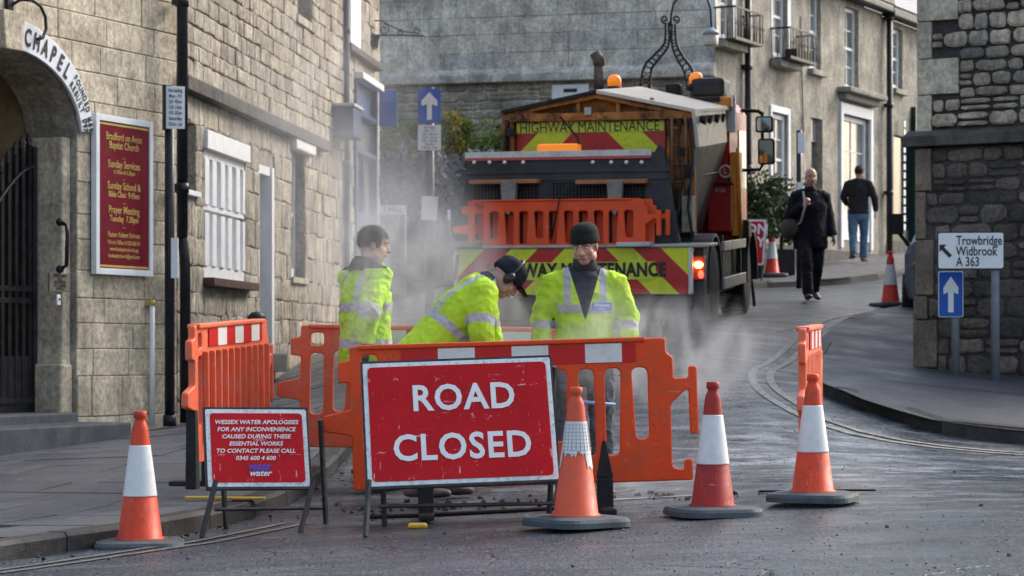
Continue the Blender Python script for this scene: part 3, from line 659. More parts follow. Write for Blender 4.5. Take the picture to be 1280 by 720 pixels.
sash(sh, ops['small'], .12, 1, 2, fw=.07); MB().box(ops['small'][0] - .06, ops['small'][1] + .05, -.05, .1, ops['small'][2] - .05, ops['small'][2]).build('sill', WHITE, sh.root, .005)
sash(sh, ops['sash'], .10, 1, 4, fw=.09, glass=PALEGLASS); o = ops['sash']; MB().box(o[0] - .04, o[1] + .05, -.05, .1, o[2] - .07, o[2]).build('sill', LIME2, sh.root, .008)
MB().box(o[0] - .1, o[1] + .25, -.1, .0, o[3] + .0, o[3] + .16).build('window_hood', WHITE, sh.root, .02)
sash(sh, ops['up'], .15, 2, 4, fw=.07); o = ops['up']; MB().box(o[0] - .1, o[1] + .1, -.05, .1, o[2] - .1, o[2]).build('sill', LIME, sh.root, .01)
o = ops['door']; d = MB().box(o[0] + .05, o[1] - .05, .16, .21, o[2], o[3] - .06).build('door', P('black_door', (.015, .015, .02), .35, .2, 6, .05), sh.root, .005)
MB().box(o[0], o[0] + .07, .0, .22, o[2], o[3]).box(o[1] - .13, o[1], -.02, .22, o[2], o[3]).box(o[0] + .07, o[1] - .13, .002, .22, o[3] - .1, o[3]).build('door_frame', WHITE, sh.root, .006)
MB().ball((o[0] + .2, .13, o[2] + 1.0), .03).build('handle', plain('steel', (.5, .5, .52), .3, 1), d)
MB().box(o[0] - .05, o[1] + .05, -.15, .2, o[2] - .2, o[2]).build('doorstep', SL, sh.root, .01)
# roof and body mass behind
def mass(wall, u0, u1, y1, z0, z1, mat, nm='gable_wall'):
    MB().box(u0 + .02, u1 - .02, .45, y1, z0, z1).build(nm, mat, wall.root)
SLATE = P('roof_slate', (.10, .11, .13), .5, .3, 3, .4, 20, dirt=.3, dcol=(.2, .2, .2), bd=.01)
def roof(wall, u0, u1, z, depth=5, rise=2.2):
    MB().prism([(-.1, 0), (depth / 2, rise), (depth + .1, 0), (depth + .1, -.1), (-.1, -.1)], u0, u1).build('roof', SLATE, wall.root, loc=(0, 0, z), rot=(0, 0, 0)).matrix_local = Matrix.Translation((0, 0, z)) @ Matrix(((0, 1, 0, 0), (1, 0, 0, 0), (0, 0, 1, 0), (0, 0, 0, 1)))
mass(sh, 0, LEN, 5.2, -.5, 7.4, MORT); roof(sh, 0, LEN, 7.5)
mass(ch, 0, us_ - 2.4, 5, -1, H, MORT); MB().box(-2, ch.L, 3.5, 6, -1, H).build('rear_wall', MORT, ch.root)
# house downpipe at the joint and the black sign post in front, white conduit
pp = sh.px(224, 200, -.08); q = pipe(sh.root, pp[0], 2.0, 7, .05, -.11); MB().tube([(pp[0], -.11, 2.05), (pp[0] + .1, -.11, 1.75), (pp[0] + .1, -.11, .3)], .05, 14).build('downpipe', DPIPE, sh.root)
lp = W(212, 530, 21.6); po_ = thing('sign_post', 'tall black post against the wall between chapel and stone house', 'post', (lp.x, lp.y, lp.z - .02))
zt = (W(212, 160, 21.6).z - lp.z)
MB().tube([(0, 0, 0), (0, 0, zt + .4)], .045, 14).build('pole', DPIPE, po_); MB().tube([(0, 0, 0), (0, 0, .1)], .06, 14).build('foot_collar', DPIPE, po_)
MB().box(.02, .08, -.05, .0, W(0, 345, 21.6).z - lp.z, W(0, 295, 21.6).z - lp.z).build('paper_notice', SW, po_)
pt = thing('parking_plate', 'white no loading times plate on the black post by the chapel', 'sign', W(219, 161, 21.55), R(14))
w, h = .085, W(0, 108, 21.55).z - W(0, 161, 21.55).z
MB().box(-w, w, -.012, .0, 0, h).build('plate', SW, pt, .002); MB().box(-w - .025, -w, -.03, .06, -.01, h + .01).build('side_box', BLACK, pt)
NOLOAD = ('No loading', 'Mon - Fri', '8.20 - 9.05 am', '12.20 - 1.30 pm', '4.20 - 5.30 pm', 'Saturday', '8.20 am - 1 pm')
def noload(parent, w, h, y):
    for i, s in enumerate(NOLOAD): text(s, h * .125, parent, (0, y, h * (.9 - i * .132)), INK, sx=min(1, w * 2 / (h * .125 * .5 * len(s)) * .8), bold=.01)
noload(pt, w, h, -.014)
c_ = ch.px(190, 533, -.06); cd = thing('conduit_pipe', 'thin white plastic pipe on the chapel wall beside the notice board', 'pipe', ch.world(c_[0], -.06, c_[1]), math.atan2(ch.d.y, ch.d.x))
hh = ch.px(190, 382, -.06)[1] - c_[1]; MB().tube([(0, 0, 0), (0, 0, hh)], .024, 12).build('tube', WHITE, cd); MB().tube([(0, 0, hh), (0, 0, hh + .05)], .03, 10).box(-.04, .04, .02, .06, hh, hh + .04).build('cap', GOLD, cd)
# house end pier with bollard
bo = thing('bollard', 'black cast iron bollard with domed top by the house door', 'bollard', (*W(321, 480, 23.5).xy, pave_z(*W(321, 480, 23.5).xy)))
hb_ = W(321, 389, 23.5).z - bo.location.z
MB().lathe([(.1, 0), (.1, .08), (.075, .12), (.065, hb_ - .3), (.09, hb_ - .26), (.09, hb_ - .22), (.06, hb_ - .18), (.1, hb_ - .12), (.09, hb_ - .05), (.05, hb_ - .01), (.0, hb_)], 16).build('shaft', BLACK, bo)

# ---------------------------------------------------------------- CORNER SHOP
cs = Wall('corner_shop', 'narrow stone corner shop with dark blue painted shopfront', 'building', (-2.099, 31.05), (-1.854, 33.25), 0)
# the wall line continues; windows above
g0, g1 = cs.px(441, 200)[0], cs.px(468, 200)[0]; zt = cs.px(441, 98)[1]; zb = cs.px(441, 330)[1]
opc = [(g0, g1, zb, zt)]
cb = backing(cs, 0, cs.L, 0, 8.2, opc, MORT, .4)
lay(cs, cb, 0, cs.L, .6, 8.2, (.2, .28), (.28, .5), opc, 'coursed', .02, LIME, limit=120)
fs_ = MB().box(g0, g0 + .12, -.05, .12, zb, zt).box(g1 - .1, g1, -.05, .12, zb, zt).box(g0 + .12, g1 - .1, -.047, .1, zt - .45, zt - .38).box(g0 + .12, g1 - .1, -.04, .1, zt - .95, zt - .88).box(g0 + .12, g1 - .1, .0, .12, zb, zb + .7)
sf = fs_.build('shopfront', NAVY, cs.root, .008)
MB().box(g0, g1, -.14, .02, zt, zt + .09).build('cornice', WHITE, sf, .01)
MB().box(g0 + .12, g1 - .1, .03, .06, zt - .38, zt).build('fascia', P('pale_blue', (.06, .10, .20), .4, .2, 4, .1), sf)
MB().box(g0 + .12, g1 - .1, .05, .08, zb + .7, zt - .45).build('pane', PALEGLASS, sf); MB().box((g0 + g1) / 2 - .02, (g0 + g1) / 2 + .02, .0, .08, zb + .7, zt - .95).build('glazing_bar', NAVY, sf)
# blue door canopy on the joint
hw = sh.px(414, 130); u1_, z1_ = sh.px(436, 155)
cpn = thing('shop_canopy', 'small blue box canopy jutting from the wall left of the shopfront', 'canopy', sh.world(hw[0], 0, hw[1] - .45), math.atan2(sh.d.y, sh.d.x))
MB().prism([(0, .05), (.6, .05), (.6, .42), (0, .42)], -.28, -.01).build('box', NAVY, cpn, .01); MB().box(-.03, .63, -.3, 0, .42, .46).build('lead_cap', P('pale_lead', (.4, .42, .45), .5, .1), cpn, .005)
pipe(sh.root, sh.px(428, 200)[0], 1.2, 7.4, .035, -.06, P('grey_pipe', (.09, .10, .13), .5, .2), True)
ub = sh.px(435, 30)[0]
MB().box(ub, ub + .45, -.02, .05, 5.0, 7).build('window_surround', P('cream_board', (.5, .5, .47), .5, .1), sh.root, .01)
MB().box(cs.px(432, 40)[0], cs.px(445, 40)[0], -.07, -.0, cs.px(440, 65)[1], 7.5).build('white_board', WHITE, cs.root, .01)
MB().box(cs.px(428, 85)[0], cs.px(468, 85)[0], -.12, .0, cs.px(468, 108)[1] + .2, cs.px(468, 108)[1] + .3).build('drip_course', DARKST, cs.root, .02)
mass(cs, 0, cs.L, 6, 0, 8.2, MORT); roof(cs, 0, cs.L, 8.3)
# wall bracket with lantern
c_ = W(467, 44, 32.8); wb = thing('scroll_bracket', 'black wrought iron scroll bracket sticking out of the corner shop', 'bracket', c_)
def scroll(cx, cz, r0, turns, a0, sgn=1, n=26, shrink=.25):
    return [(cx + math.cos(a0 + sgn * 2 * math.pi * turns * i / n) * r0 * (1 - (1 - shrink) * i / n), 0, cz + math.sin(a0 + sgn * 2 * math.pi * turns * i / n) * r0 * (1 - (1 - shrink) * i / n)) for i in range(n + 1)]
MB().tube([(0, 0, 0), (.68, 0, 0)], .012, 8).build('arm', BLACK, wb)
MB().tube([(0, 0, .2), (.1, 0, .2), (.25, 0, .12), (.4, 0, .05), (.6, 0, .03)], .01, 8).tube(scroll(.14, .08, .08, 1.3, R(90), -1), .009, 6).tube(scroll(.36, .04, .045, 1.2, R(90), -1), .008, 6).tube(scroll(.6, .06, .05, 1.2, R(90), 1), .008, 6).build('scrollwork', BLACK, wb)
lt = thing('wall_lantern', 'dark box lantern hanging under the scroll bracket', 'lamp', W(463, 58, 32.7))
MB().prism([(-.1, 0), (.1, -.02), (.12, .12), (.0, .2), (-.1, .16)], -.1, .08).build('housing', BLACK, lt, .01); MB().box(-.12, .13, -.11, .1, .12, .14).build('rim', BLACK, lt)
c_ = W(485, 158, 33); bs_ = thing('hanging_blue_sign', 'plain blue hanging sign board at the corner shop', 'sign', c_)
MB().box(-.12, .12, -.015, .015, 0, .5).build('board', P('sign_blue2', (.015, .10, .42), .4, .1), bs_, .004); MB().tube([(-.14, 0, .52), (.12, 0, .54)], .012, 8).build('hanger', BLACK, bs_)

# ---------------------------------------------------------------- BACK BUILDING
bb = Wall('ashlar_building', 'large pale grey ashlar building closing the street behind the lorry', 'building', (-4.2, 41.3), (3.35, 39.4), 0)
zmo = bb.px(751, 93)[1]
bw = backing(bb, 0, bb.L, 1, 10.5, [], BATH, .5)
lay(bb, bw, 0, bb.L - .01, zmo + .12, 7.6, (.27, .33), (.6, 1.35), [], 'ashlar', .014, BATH, 'stone_block', limit=200)
lay(bb, bw, 0, bb.L - .01, zmo - 1.5, zmo - .1, (.13, .2), (.2, .5), [], 'rubble', .03, stone_mat('weathered_rubble', [(.42, .40, .34), (.33, .31, .28), (.48, .45, .38), (.26, .26, .24)], .5, (.07, .07, .07), .8, .4), 'stone', limit=250)
MB().box(0, bb.L, -.16, .02, zmo - .1, zmo + .02).hexa([(0, -.16, zmo + .02), (bb.L, -.16, zmo + .02), (bb.L, -.03, zmo + .14), (0, -.03, zmo + .14)], [(0, .01, zmo), (bb.L, .01, zmo), (bb.L, .01, zmo + .15), (0, .01, zmo + .15)]).build('string_course', BATH, bb.root, .02)
r = bb.rect(690, 106, 736, 126, -.05); MB().box(r[0], r[1], -.06, -.01, r[2], r[3]).build('white_board', SW, bb.root, .01); MB().box(r[0] + .2, r[1] - .2, -.068, -.06, (r[2] + r[3]) / 2, (r[2] + r[3]) / 2 + .06).build('vent', BLACK, bb.root)
mass(bb, 0, bb.L, 6, 1, 10.5, MORT); roof(bb, 0, bb.L, 10.5)

# ---------------------------------------------------------------- GARDEN WALL + PLANTS
gw = Wall('garden_wall', 'dark rubble garden wall with upright coping stones behind the sign post', 'wall', (-2.25, 37.3), (1.6, 36.6), 0)
ztop = gw.px(560, 208)[1]
gb = backing(gw, 0, gw.L, 1, ztop, [], DMORT, .35)
lay(gw, gb, 0, gw.L, 1.5, ztop, (.14, .24), (.2, .45), [], 'rubble', .035, GARD, limit=180)
u = 0
while u < gw.L - .1:
    w = rnd.uniform(.14, .24); h = rnd.uniform(.14, .26)
    MB().hexa([(u + .01, -.03, ztop - .01), (u + w - .01, -.03, ztop - .01), (u + w - .01, .33, ztop - .01), (u + .01, .33, ztop - .01)], [(u + .05, .02, ztop + h), (u + w - .04, .03, ztop + h * .9), (u + w - .04, .28, ztop + h * .92), (u + .05, .27, ztop + h)]).build('coping_stone', GARD, gw.root, .015); u += w
def leaf_mat(name, a, b_, rough=.55):
    m, nt, bs = newmat(name); g = nt.nodes.new('ShaderNodeNewGeometry'); co = coord(nt)
    c = mixc(nt, g.outputs['Random Per Island'], a, b_); c = mixc(nt, mr(nt, noise_(nt, co, 4, 3), .3, .7, 0, .5), c, tuple(x * .5 for x in a))
    nt.links.new(c, bs.inputs['Base Color']); bs.inputs['Roughness'].default_value = rough; bs.inputs['Specular IOR Level'].default_value = .3; return m
def foliage(c, rad, n, size, seed=1, squash=1.0, flat=False):
    r_ = random.Random(seed); mb = MB(); c = Vector(c)
    clumps = [(Vector((r_.uniform(-1, 1) * rad[0], r_.uniform(-1, 1) * rad[1], r_.uniform(-.9, .9) * rad[2])), r_.uniform(.3, .75) * min(rad)) for _ in range(max(8, int(n / 70)))]
    for _ in range(n):
        cc, cr_ = r_.choice(clumps); d = Vector((r_.gauss(0, 1), r_.gauss(0, 1), r_.gauss(0, 1))).normalized() * cr_ * r_.uniform(.6, 1.1); p = c + cc + d
        a = Vector((r_.gauss(0, 1), r_.gauss(0, 1), r_.gauss(0, 1))).normalized(); b_ = a.cross((d + Vector((r_.gauss(0, .4), r_.gauss(0, .4), r_.gauss(0, .4)))).normalized())
        if b_.length < .1: continue
        b_.normalize(); l = size * r_.uniform(.6, 1.3); w = l * .45
        mb.add([p - a * l * .5, p + b_ * w * .5, p + a * l * .5, p - b_ * w * .5], [(0, 1, 2, 3)], 0)
    return mb
hg = thing('hedge', 'yellow green clipped hedge on top of the garden wall', 'hedge', (-.4, 37.8, ztop - .04))
foliage((-.05, 0, .55), (1.75, .35, .26), 7000, .075, 3).build('foliage', leaf_mat('hedge_leaf', (.14, .22, .035), (.28, .33, .06)), hg)
stm = MB()
for i in range(9): x = -1.6 + i * .4; stm.tube([(x, 0, -.6), (x + .05, 0, 0), (x - .05, .05, .5)], .025, 6)
stm.build('stem', P('bark', (.06, .045, .035), .9, .3, 20, .5), hg)
yb = thing('yellow_shrub', 'golden leaved shrub behind the blue arrow sign', 'shrub', (-1.05, 37.75, ztop - .1))
foliage((0, 0, .6), (.28, .3, .38), 1800, .08, 5).build('foliage', leaf_mat('gold_leaf', (.42, .36, .04), (.5, .36, .06)), yb); MB().tube([(0, 0, -.4), (.03, 0, .6)], .03, 6).build('stem', MATS['bark'], yb)
gs = thing('grey_shrub', 'blue grey leafy shrub in front of the garden wall', 'shrub', (-1.1, 36.4, gz(-1.1, 36.4)))
foliage((0, 0, 1.55), (.75, .4, .5), 4200, .11, 8).build('foliage', leaf_mat('grey_leaf', (.07, .09, .10), (.16, .20, .23)), gs)
MB().tube([(0, 0, 0), (.1, 0, .8), (-.05, 0, 1.6)], .04, 7).tube([(.05, 0, .6), (.35, .05, 1.3)], .02, 6).build('stem', MATS['bark'], gs)
gb2 = thing('green_bush', 'dark green bush in a tub against the terrace wall', 'bush', (3.9, 38.9, pave_z(3.9, 38.9)))
foliage((0, 0, 1.15), (.42, .3, .42), 3600, .10, 11).build('foliage', leaf_mat('bush_leaf', (.03, .055, .02), (.08, .11, .04)), gb2)
MB().tube([(0, 0, .3), (.02, 0, 1.0)], .035, 7).build('stem', MATS['bark'], gb2); MB().lathe([(.17, 0), (.22, .45), (.24, .46), (.24, .5), (.19, .5), (.19, .42)], 16).build('tub', BLACK, gb2)
gb3 = thing('green_bush', 'taller dark green bush left of the walking man', 'bush', (4.45, 39.7, pave_z(4.45, 39.7)))
foliage((0, 0, 1.1), (.35, .3, .5), 3000, .10, 12).build('foliage', bpy.data.materials['bush_leaf'], gb3)
MB().tube([(0, 0, .2), (.02, 0, 1.0)], .035, 7).build('stem', MATS['bark'], gb3); MB().box(-.22, .22, -.18, .18, 0, .42).build('planter', BLACK, gb3, .02)

# ---------------------------------------------------------------- TERRACE
tr = Wall('terrace_house', 'pale rendered terrace house with small iron window balconies', 'building', (3.35, 39.4), (6.9, 46.1), 0)
t_end = tr.px(1103, 300)[0]; EAVE = tr.px(1100, 16)[1]
def tw(x0, x1, yt, yb, ref=None): u0, u1 = tr.px(x0, 0)[0], tr.px(x1, 0)[0]; rx = ref or (x0 + x1) / 2; return (u0, u1, tr.px(rx, yb)[1], tr.px(rx, yt)[1])
W_ = dict(a=tw(896, 915, -40, 48), b=tw(966, 984, -30, 72), c=tw(1012, 1026, -8, 88), d=tw(1056, 1073, 10, 112), e=tw(964, 984, 142, 258), f=tw(1014, 1028, 148, 325), g=tw(1052, 1086, 146, 272), h=tw(1116, 1128, 36, 112), s=tw(1109, 1141, 158, 318))
W_['f'] = (W_['f'][0], W_['f'][1], pave_z(5.3, 42.7) + .1, W_['f'][3])
to = [v for k, v in W_.items() if k not in ('h', 's')]
tb = backing(tr, 0, t_end, 1, EAVE, to, PALE, .3)
for k, v in W_.items():
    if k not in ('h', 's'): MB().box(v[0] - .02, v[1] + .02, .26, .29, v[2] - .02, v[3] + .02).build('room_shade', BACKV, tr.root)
for k in 'abcd': sash(tr, W_[k], .08, 2, 4, fw=.07, glass=PALEGLASS)
for k in 'cd': v = W_[k]; MB().box(v[0] - .08, v[1] + .08, -.1, .1, v[2] - .1, v[2]).build('sill', PALE, tr.root, .01)
for k in 'ab':
    v = W_[k]; MB().box(v[0] - .09, v[0] - .002, -.01, .1, v[2], v[3]).box(v[1] + .002, v[1] + .16, -.01, .1, v[2], v[3]).build('window_surround', WHITE, tr.root, .008)
    MB().box(v[0] - .15, v[1] + .2, -.22, .0, v[2] - .2, v[2] - .08).build('balcony_slab', PALE, tr.root, .02)
    bc = MB(); x0, x1, yb_, z0 = v[0] - .12, v[1] + .45, -.38, v[2] - .06
    bc.box(x0, x1, yb_, yb_ + .02, z0 + .5, z0 + .53).box(x0, x1, yb_, yb_ + .02, z0, z0 + .03).box(x0, x0 + .02, yb_ + .02, 0, z0 + .5, z0 + .53).box(x1 - .02, x1, yb_ + .02, 0, z0 + .5, z0 + .53).box(x0, x1, yb_, 0, z0 - .02, z0)
    n_ = 9
    for i in range(n_ + 1): x = x0 + .01 + (x1 - x0 - .02) * i / n_; bc.tube([(x, yb_ + .01, z0), (x, yb_ + .01, z0 + .5)], .009, 6).tube([(p[0] + x + .03, p[1] + yb_ + .01, p[2] + z0 + .25) for p in scroll(0, 0, .05, 1, 0)], .006, 5)
    for i in range(4):
        for x in (x0 + .01, x1 - .01): bc.tube([(x, yb_ + .1 * i + .05, z0), (x, yb_ + .1 * i + .05, z0 + .5)], .009, 6)
    bc.build('balcony_railing', BLACK, tr.root)
v = W_['b']; MB().box(v[0] + .3, v[1] + .3, -.33, -.1, v[2] - .03, v[2] + .14).build('window_box', BLACK, tr.root, .01)
v = W_['e']; sash(tr, v, .05, 2, 4, fw=.09, glass=PALEGLASS); MB().box(v[0] - .08, v[0] - .002, -.03, .08, v[2] - .3, v[3] + .12).box(v[1] + .002, v[1] + .1, -.03, .08, v[2] - .3, v[3] + .12).box(v[0] - .002, v[1] + .002, -.028, .08, v[3], v[3] + .12).build('window_surround', WHITE, tr.root, .01)
v = W_['f']; MB().box(v[0], v[1], .15, .2, v[2], v[3] - .45).build('door', P('grey_door', (.13, .13, .12), .5, .2), tr.root, .01); MB().box(v[0], v[1], .1, .14, v[3] - .42, v[3]).build('fanlight', PALEGLASS, tr.root)
v = W_['g']; sash(tr, v, .06, 2, 3, fw=.1, mid=False, glass=PALEGLASS); MB().box(v[0] - .14, v[0] - .002, -.05, .1, v[2] - .6, v[3] + .2).box(v[1] + .002, v[1] + .14, -.05, .1, v[2] - .6, v[3] + .2).box(v[0] - .002, v[1] + .002, -.047, .1, v[3], v[3] + .2).build('window_surround', WHITE, tr.root, .01)
MB().box(v[0], v[1], -.02, .1, v[2] - .45, v[2]).build('stall_riser', WHITE, tr.root, .01)
hz = tr.px(1072, 122)[1]; MB().box(v[0] - .25, v[1] + .3, -.28, .02, hz, hz + .1).box(v[0] - .15, v[1] + .2, -.15, .02, hz - .12, hz).build('hood_cornice', P('stained_hood', (.25, .24, .21), .8, .3, 6, .3, dirt=.5), tr.root, .02)
pipe(tr.root, tr.px(929, 100)[0], 1.9, EAVE, .06, -.09)
MB().box(0, t_end, -.25, .02, EAVE, EAVE + .14).build('gutter', BLACK, tr.root, .03)
MB().box(0, t_end, -.06, .02, 1.6, tr.px(1050, 290)[1] - .35).build('plinth', P('dark_plinth', (.09, .085, .08), .85, .3, 6, .4, dirt=.4), tr.root, .01)
c_ = tr.px(1012, 100); MB().tube([(tr.px(1000, 50)[0], -.02, tr.px(1000, 20)[1]), (tr.px(1003, 50)[0], -.02, tr.px(1003, 180)[1])], .012, 6).build('cable', P('grey_cable', (.15, .15, .15), .6, .1), tr.root)
MB().prism([(-.25, 0), (3.0, 2.6), (6.2, 0), (6.2, -.12), (-.25, -.12)], 0, t_end).build('roof', SLATE, tr.root).matrix_local = Matrix.Translation((0, 0, EAVE + .28)) @ Matrix(((0, 1, 0, 0), (1, 0, 0, 0), (0, 0, 1, 0), (0, 0, 0, 1)))
mass(tr, 0, t_end, 6, 1, EAVE, MORT)
# next house
p_ = tr.world(t_end + .01, 0, 0); p2 = tr.world(t_end + 4.5, 0, 0)
t2 = Wall('end_house', 'plain stone end house with dark green shopfront beyond the downpipe', 'building', p_[:2], p2[:2], 0)
sh_ = lambda v: (v[0] - t_end - .01, v[1] - t_end - .01, v[2], v[3])
v, s_ = sh_(W_['h']), sh_(W_['s']); E2 = tr.px(1147, 37)[1]
b2 = backing(t2, 0, 4.5, 1, E2, [v, s_], PALE, .3)
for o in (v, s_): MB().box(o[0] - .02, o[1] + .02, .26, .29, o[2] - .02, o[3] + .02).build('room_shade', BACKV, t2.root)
sash(t2, v, .08, 1, 4, fw=.08, glass=PALEGLASS); MB().box(v[0] - .08, v[1] + .08, -.1, .1, v[2] - .1, v[2]).build('sill', PALE, t2.root, .01)
GREEN = P('dark_green_paint', (.008, .03, .025), .4, .2)
gx = MB().box(s_[0], s_[0] + .28, -.04, .1, s_[2], s_[3] + .3).box(s_[1] - .12, s_[1] + .1, -.1, .1, s_[2], s_[3] + .45).box(s_[0] + .28, s_[1] - .12, -.02, .1, s_[3] - .2, s_[3] + .2).box(s_[0] + .28, s_[1] - .12, .02, .1, s_[2], s_[2] + .5).build('shopfront', GREEN, t2.root, .01)
MB().box(s_[0] + .28, s_[1] - .12, .06, .09, s_[2] + .5, s_[3] - .2).build('pane', GLASS, gx)
ud = (s_[0] + s_[1]) / 2
for k in range(13): z = s_[3] + .1 - k * .17; MB().box(ud - .12, ud - .02, -.12, -.1, z - .12, z).build('name_letter_block', SW, gx)
MB().box(s_[0], s_[1] + .3, -.1, .02, s_[2] - .6, s_[2] + .25).build('plinth', DARKST, t2.root, .01)
pipe(t2.root, .07, 1.9, E2, .06, -.12); MB().box(0, 4.5, -.25, .02, E2, E2 + .14).build('gutter', BLACK, t2.root, .03)
# slate roof built in courses
rf = MB().hexa([(0, -.25, E2 + .12), (4.5, -.25, E2 + .12), (4.5, 3, E2 + 2.6), (0, 3, E2 + 2.6)], [(0, -.25, E2 + .17), (4.5, -.25, E2 + .17), (4.5, 3, E2 + 2.65), (0, 3, E2 + 2.65)]).build('roof', SLATE, t2.root)
for row in range(8):
    for i in range(15):
        a = i * .3 + (.15 if row % 2 else 0); y0_, z0_ = -.27 + row * .16, E2 + .185 + row * .122
        MB().hexa([(a, y0_, z0_), (a + .29, y0_, z0_), (a + .29, y0_ + .28, z0_ + .21), (a, y0_ + .28, z0_ + .21)], [(a, y0_, z0_ + .015), (a + .29, y0_, z0_ + .015), (a + .29, y0_ + .28, z0_ + .22), (a, y0_ + .28, z0_ + .22)]).build('slate', SLATE, rf)
mass(t2, 0, 4.5, 6, 1, E2, MORT)

# ---------------------------------------------------------------- RIGHT HOUSE
rh = Wall('rubble_house', 'dark rubble corner house with pale quoins at the right edge', 'building', (3.956, 23.5), (6.56, 21.98), 0)
zl = rh.px(1148, 178)[1]
lo = backing(rh, 0, rh.L, .2, zl - .06, [], DMORT, .5); up = backing(rh, .0, rh.L, zl + .06, 7.5, [], DMORT, .5, name='upper_wall', y=.06)
led = MB().box(-.1, rh.L, -.12, .3, zl - .05, zl + .05).hexa([(-.1, -.12, zl + .05), (rh.L, -.12, zl + .05), (rh.L, .05, zl + .12), (-.1, .05, zl + .12)], [(-.1, .3, zl + .03), (rh.L, .3, zl + .03), (rh.L, .3, zl + .13), (-.1, .3, zl + .13)]).build('string_course', DARKST, rh.root, .01)
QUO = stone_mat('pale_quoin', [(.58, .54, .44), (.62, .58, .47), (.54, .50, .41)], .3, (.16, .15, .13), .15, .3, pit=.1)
qop = []; z = zl + .12; wide = False
for (yb, yt, xr) in ((170, 119, 1163), (119, 74, 1197), (74, 27, 1163), (27, -25, 1196), (-25, -80, 1163)):
    z0 = rh.px(1150, yb)[1]; z1 = rh.px(1150, yt)[1]; u1 = rh.px(xr, 100)[0]; z0 = max(z0, zl + .1)
    MB().box(.0, u1, .02, .3, z0 + .004, z1 - .004).build('quoin', QUO, rh.root, .006); qop.append((0, u1, z0, z1))
lq = []
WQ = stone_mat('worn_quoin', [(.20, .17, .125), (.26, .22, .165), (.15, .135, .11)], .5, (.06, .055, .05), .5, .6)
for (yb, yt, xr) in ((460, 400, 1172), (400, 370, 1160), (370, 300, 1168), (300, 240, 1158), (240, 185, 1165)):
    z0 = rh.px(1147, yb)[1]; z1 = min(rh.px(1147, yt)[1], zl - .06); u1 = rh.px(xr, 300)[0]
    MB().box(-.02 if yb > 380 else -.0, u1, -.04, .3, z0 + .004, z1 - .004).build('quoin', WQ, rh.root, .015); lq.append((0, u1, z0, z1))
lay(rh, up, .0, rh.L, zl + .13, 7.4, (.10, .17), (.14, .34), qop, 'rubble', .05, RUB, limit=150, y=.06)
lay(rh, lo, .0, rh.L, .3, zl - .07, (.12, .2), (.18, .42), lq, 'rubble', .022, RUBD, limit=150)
# body of the house going up the hill
fp = [(4.02, 23.62), (6.62, 22.1), (10.5, 27.5), (5.62, 31.0)]
mb = MB()
M_ = Matrix.Rotation(-math.atan2(rh.d.y, rh.d.x), 4, 'Z') @ Matrix.Translation((-rh.p0.x, -rh.p0.y, 0))
lv = [M_ @ Vector((x, y, .3)) for x, y in fp]; hv = [Vector((v.x, v.y, 7.4)) for v in lv]
for v in lv[:2] + hv[:2]: v.y = max(v.y, .12)
mb.hexa(lv, hv).build('side_wall', DMORT, rh.root)
MB().hexa([v + Vector((0, 0, .02)) for v in hv], [v * 1 + Vector((0, 0, 1.2)) for v in hv]).build('roof', SLATE, rh.root)
# ================================================================ LORRY
ORANGE = P('orange_plastic', (.74, .07, .012), .42, .12, 3, .12, 30, dirt=.5, dcol=(.36, .09, .045), bd=.001, chips=.5)
ORANGE2 = P('faded_orange_plastic', (.72, .13, .06), .5, .1, 3, .12, 30, dirt=.6, dcol=(.50, .24, .18), chips=.6)
RUST = P('rusty_orange_paint', (.38, .14, .035), .6, .5, 4, .3, 40, dirt=1.3, dcol=(.03, .02, .016), dscale=3.5)
DGREY = P('dark_grey_panel', (.035, .038, .045), .5, .3, 4, .1, 30, dirt=.3, dcol=(.08, .08, .085))
CREAM = P('cream_panel', (.62, .56, .47), .45, .1, 4, .1, 30, dirt=.35, dcol=(.30, .25, .18))
DIRTY = P('dirty_beige_panel', (.27, .235, .20), .6, .2, 3, .1, 30, dirt=.5, dcol=(.15, .12, .09), dstretch=(3, 3, .6))
LRED = P('lorry_red', (.42, .012, .012), .35, .15, 4, .05, 30, dirt=.4, dcol=(.12, .02, .02))
LORANGE = P('lorry_orange', (.75, .28, .03), .45, .15, 4, .05, 30, dirt=.4, dcol=(.2, .08, .03))
CHAS = P('chassis_black', (.012, .012, .013), .6, .5, 6, .3, 40, dirt=.4, dcol=(.05, .045, .04))
TYRE = P('tyre_rubber', (.018, .018, .02), .75, .3, 8, .3, 60, dirt=.3, dcol=(.06, .058, .055))
ALU = P('dull_aluminium', (.38, .37, .35), .45, .2, 6, .1, 40, metal=.6, dirt=.4, dcol=(.15, .14, .12))
AMBER = plain('amber_lens', (.9, .25, .02), .2, emit=.25); AMBERLIT = plain('amber_lit', (1, .42, .05), .3, emit=9); REDLIT = plain('red_lit', (1, .06, .03), .3, emit=2.5)
def chevron(name, period, off=0., yel=(.60, .66, .02), red=(.42, .008, .014), sgn=1):
    m, nt, b = newmat(name); co = coord(nt, True); sp = nt.nodes.new('ShaderNodeSeparateXYZ'); nt.links.new(co, sp.inputs[0])
    t = mth(nt, 'ADD', mth(nt, 'ADD', sp.outputs[2], mth(nt, 'ABSOLUTE', sp.outputs[0])), off)
    s = mth(nt, 'GREATER_THAN', mth(nt, 'FRACT', mth(nt, 'DIVIDE', t, period)), .5)
    c = mixc(nt, s, red, yel); c = mixc(nt, mth(nt, 'MULTIPLY', mr(nt, noise_(nt, co, 9, 6, .75), .5, .68), .35), c, (.16, .13, .06)); c = mixc(nt, mth(nt, 'MULTIPLY', mr(nt, noise_(nt, co, 34, 4, .8), .6, .66), .7), c, (.05, .04, .02))
    nt.links.new(c, b.inputs['Base Color']); b.inputs['Roughness'].default_value = .4; return m
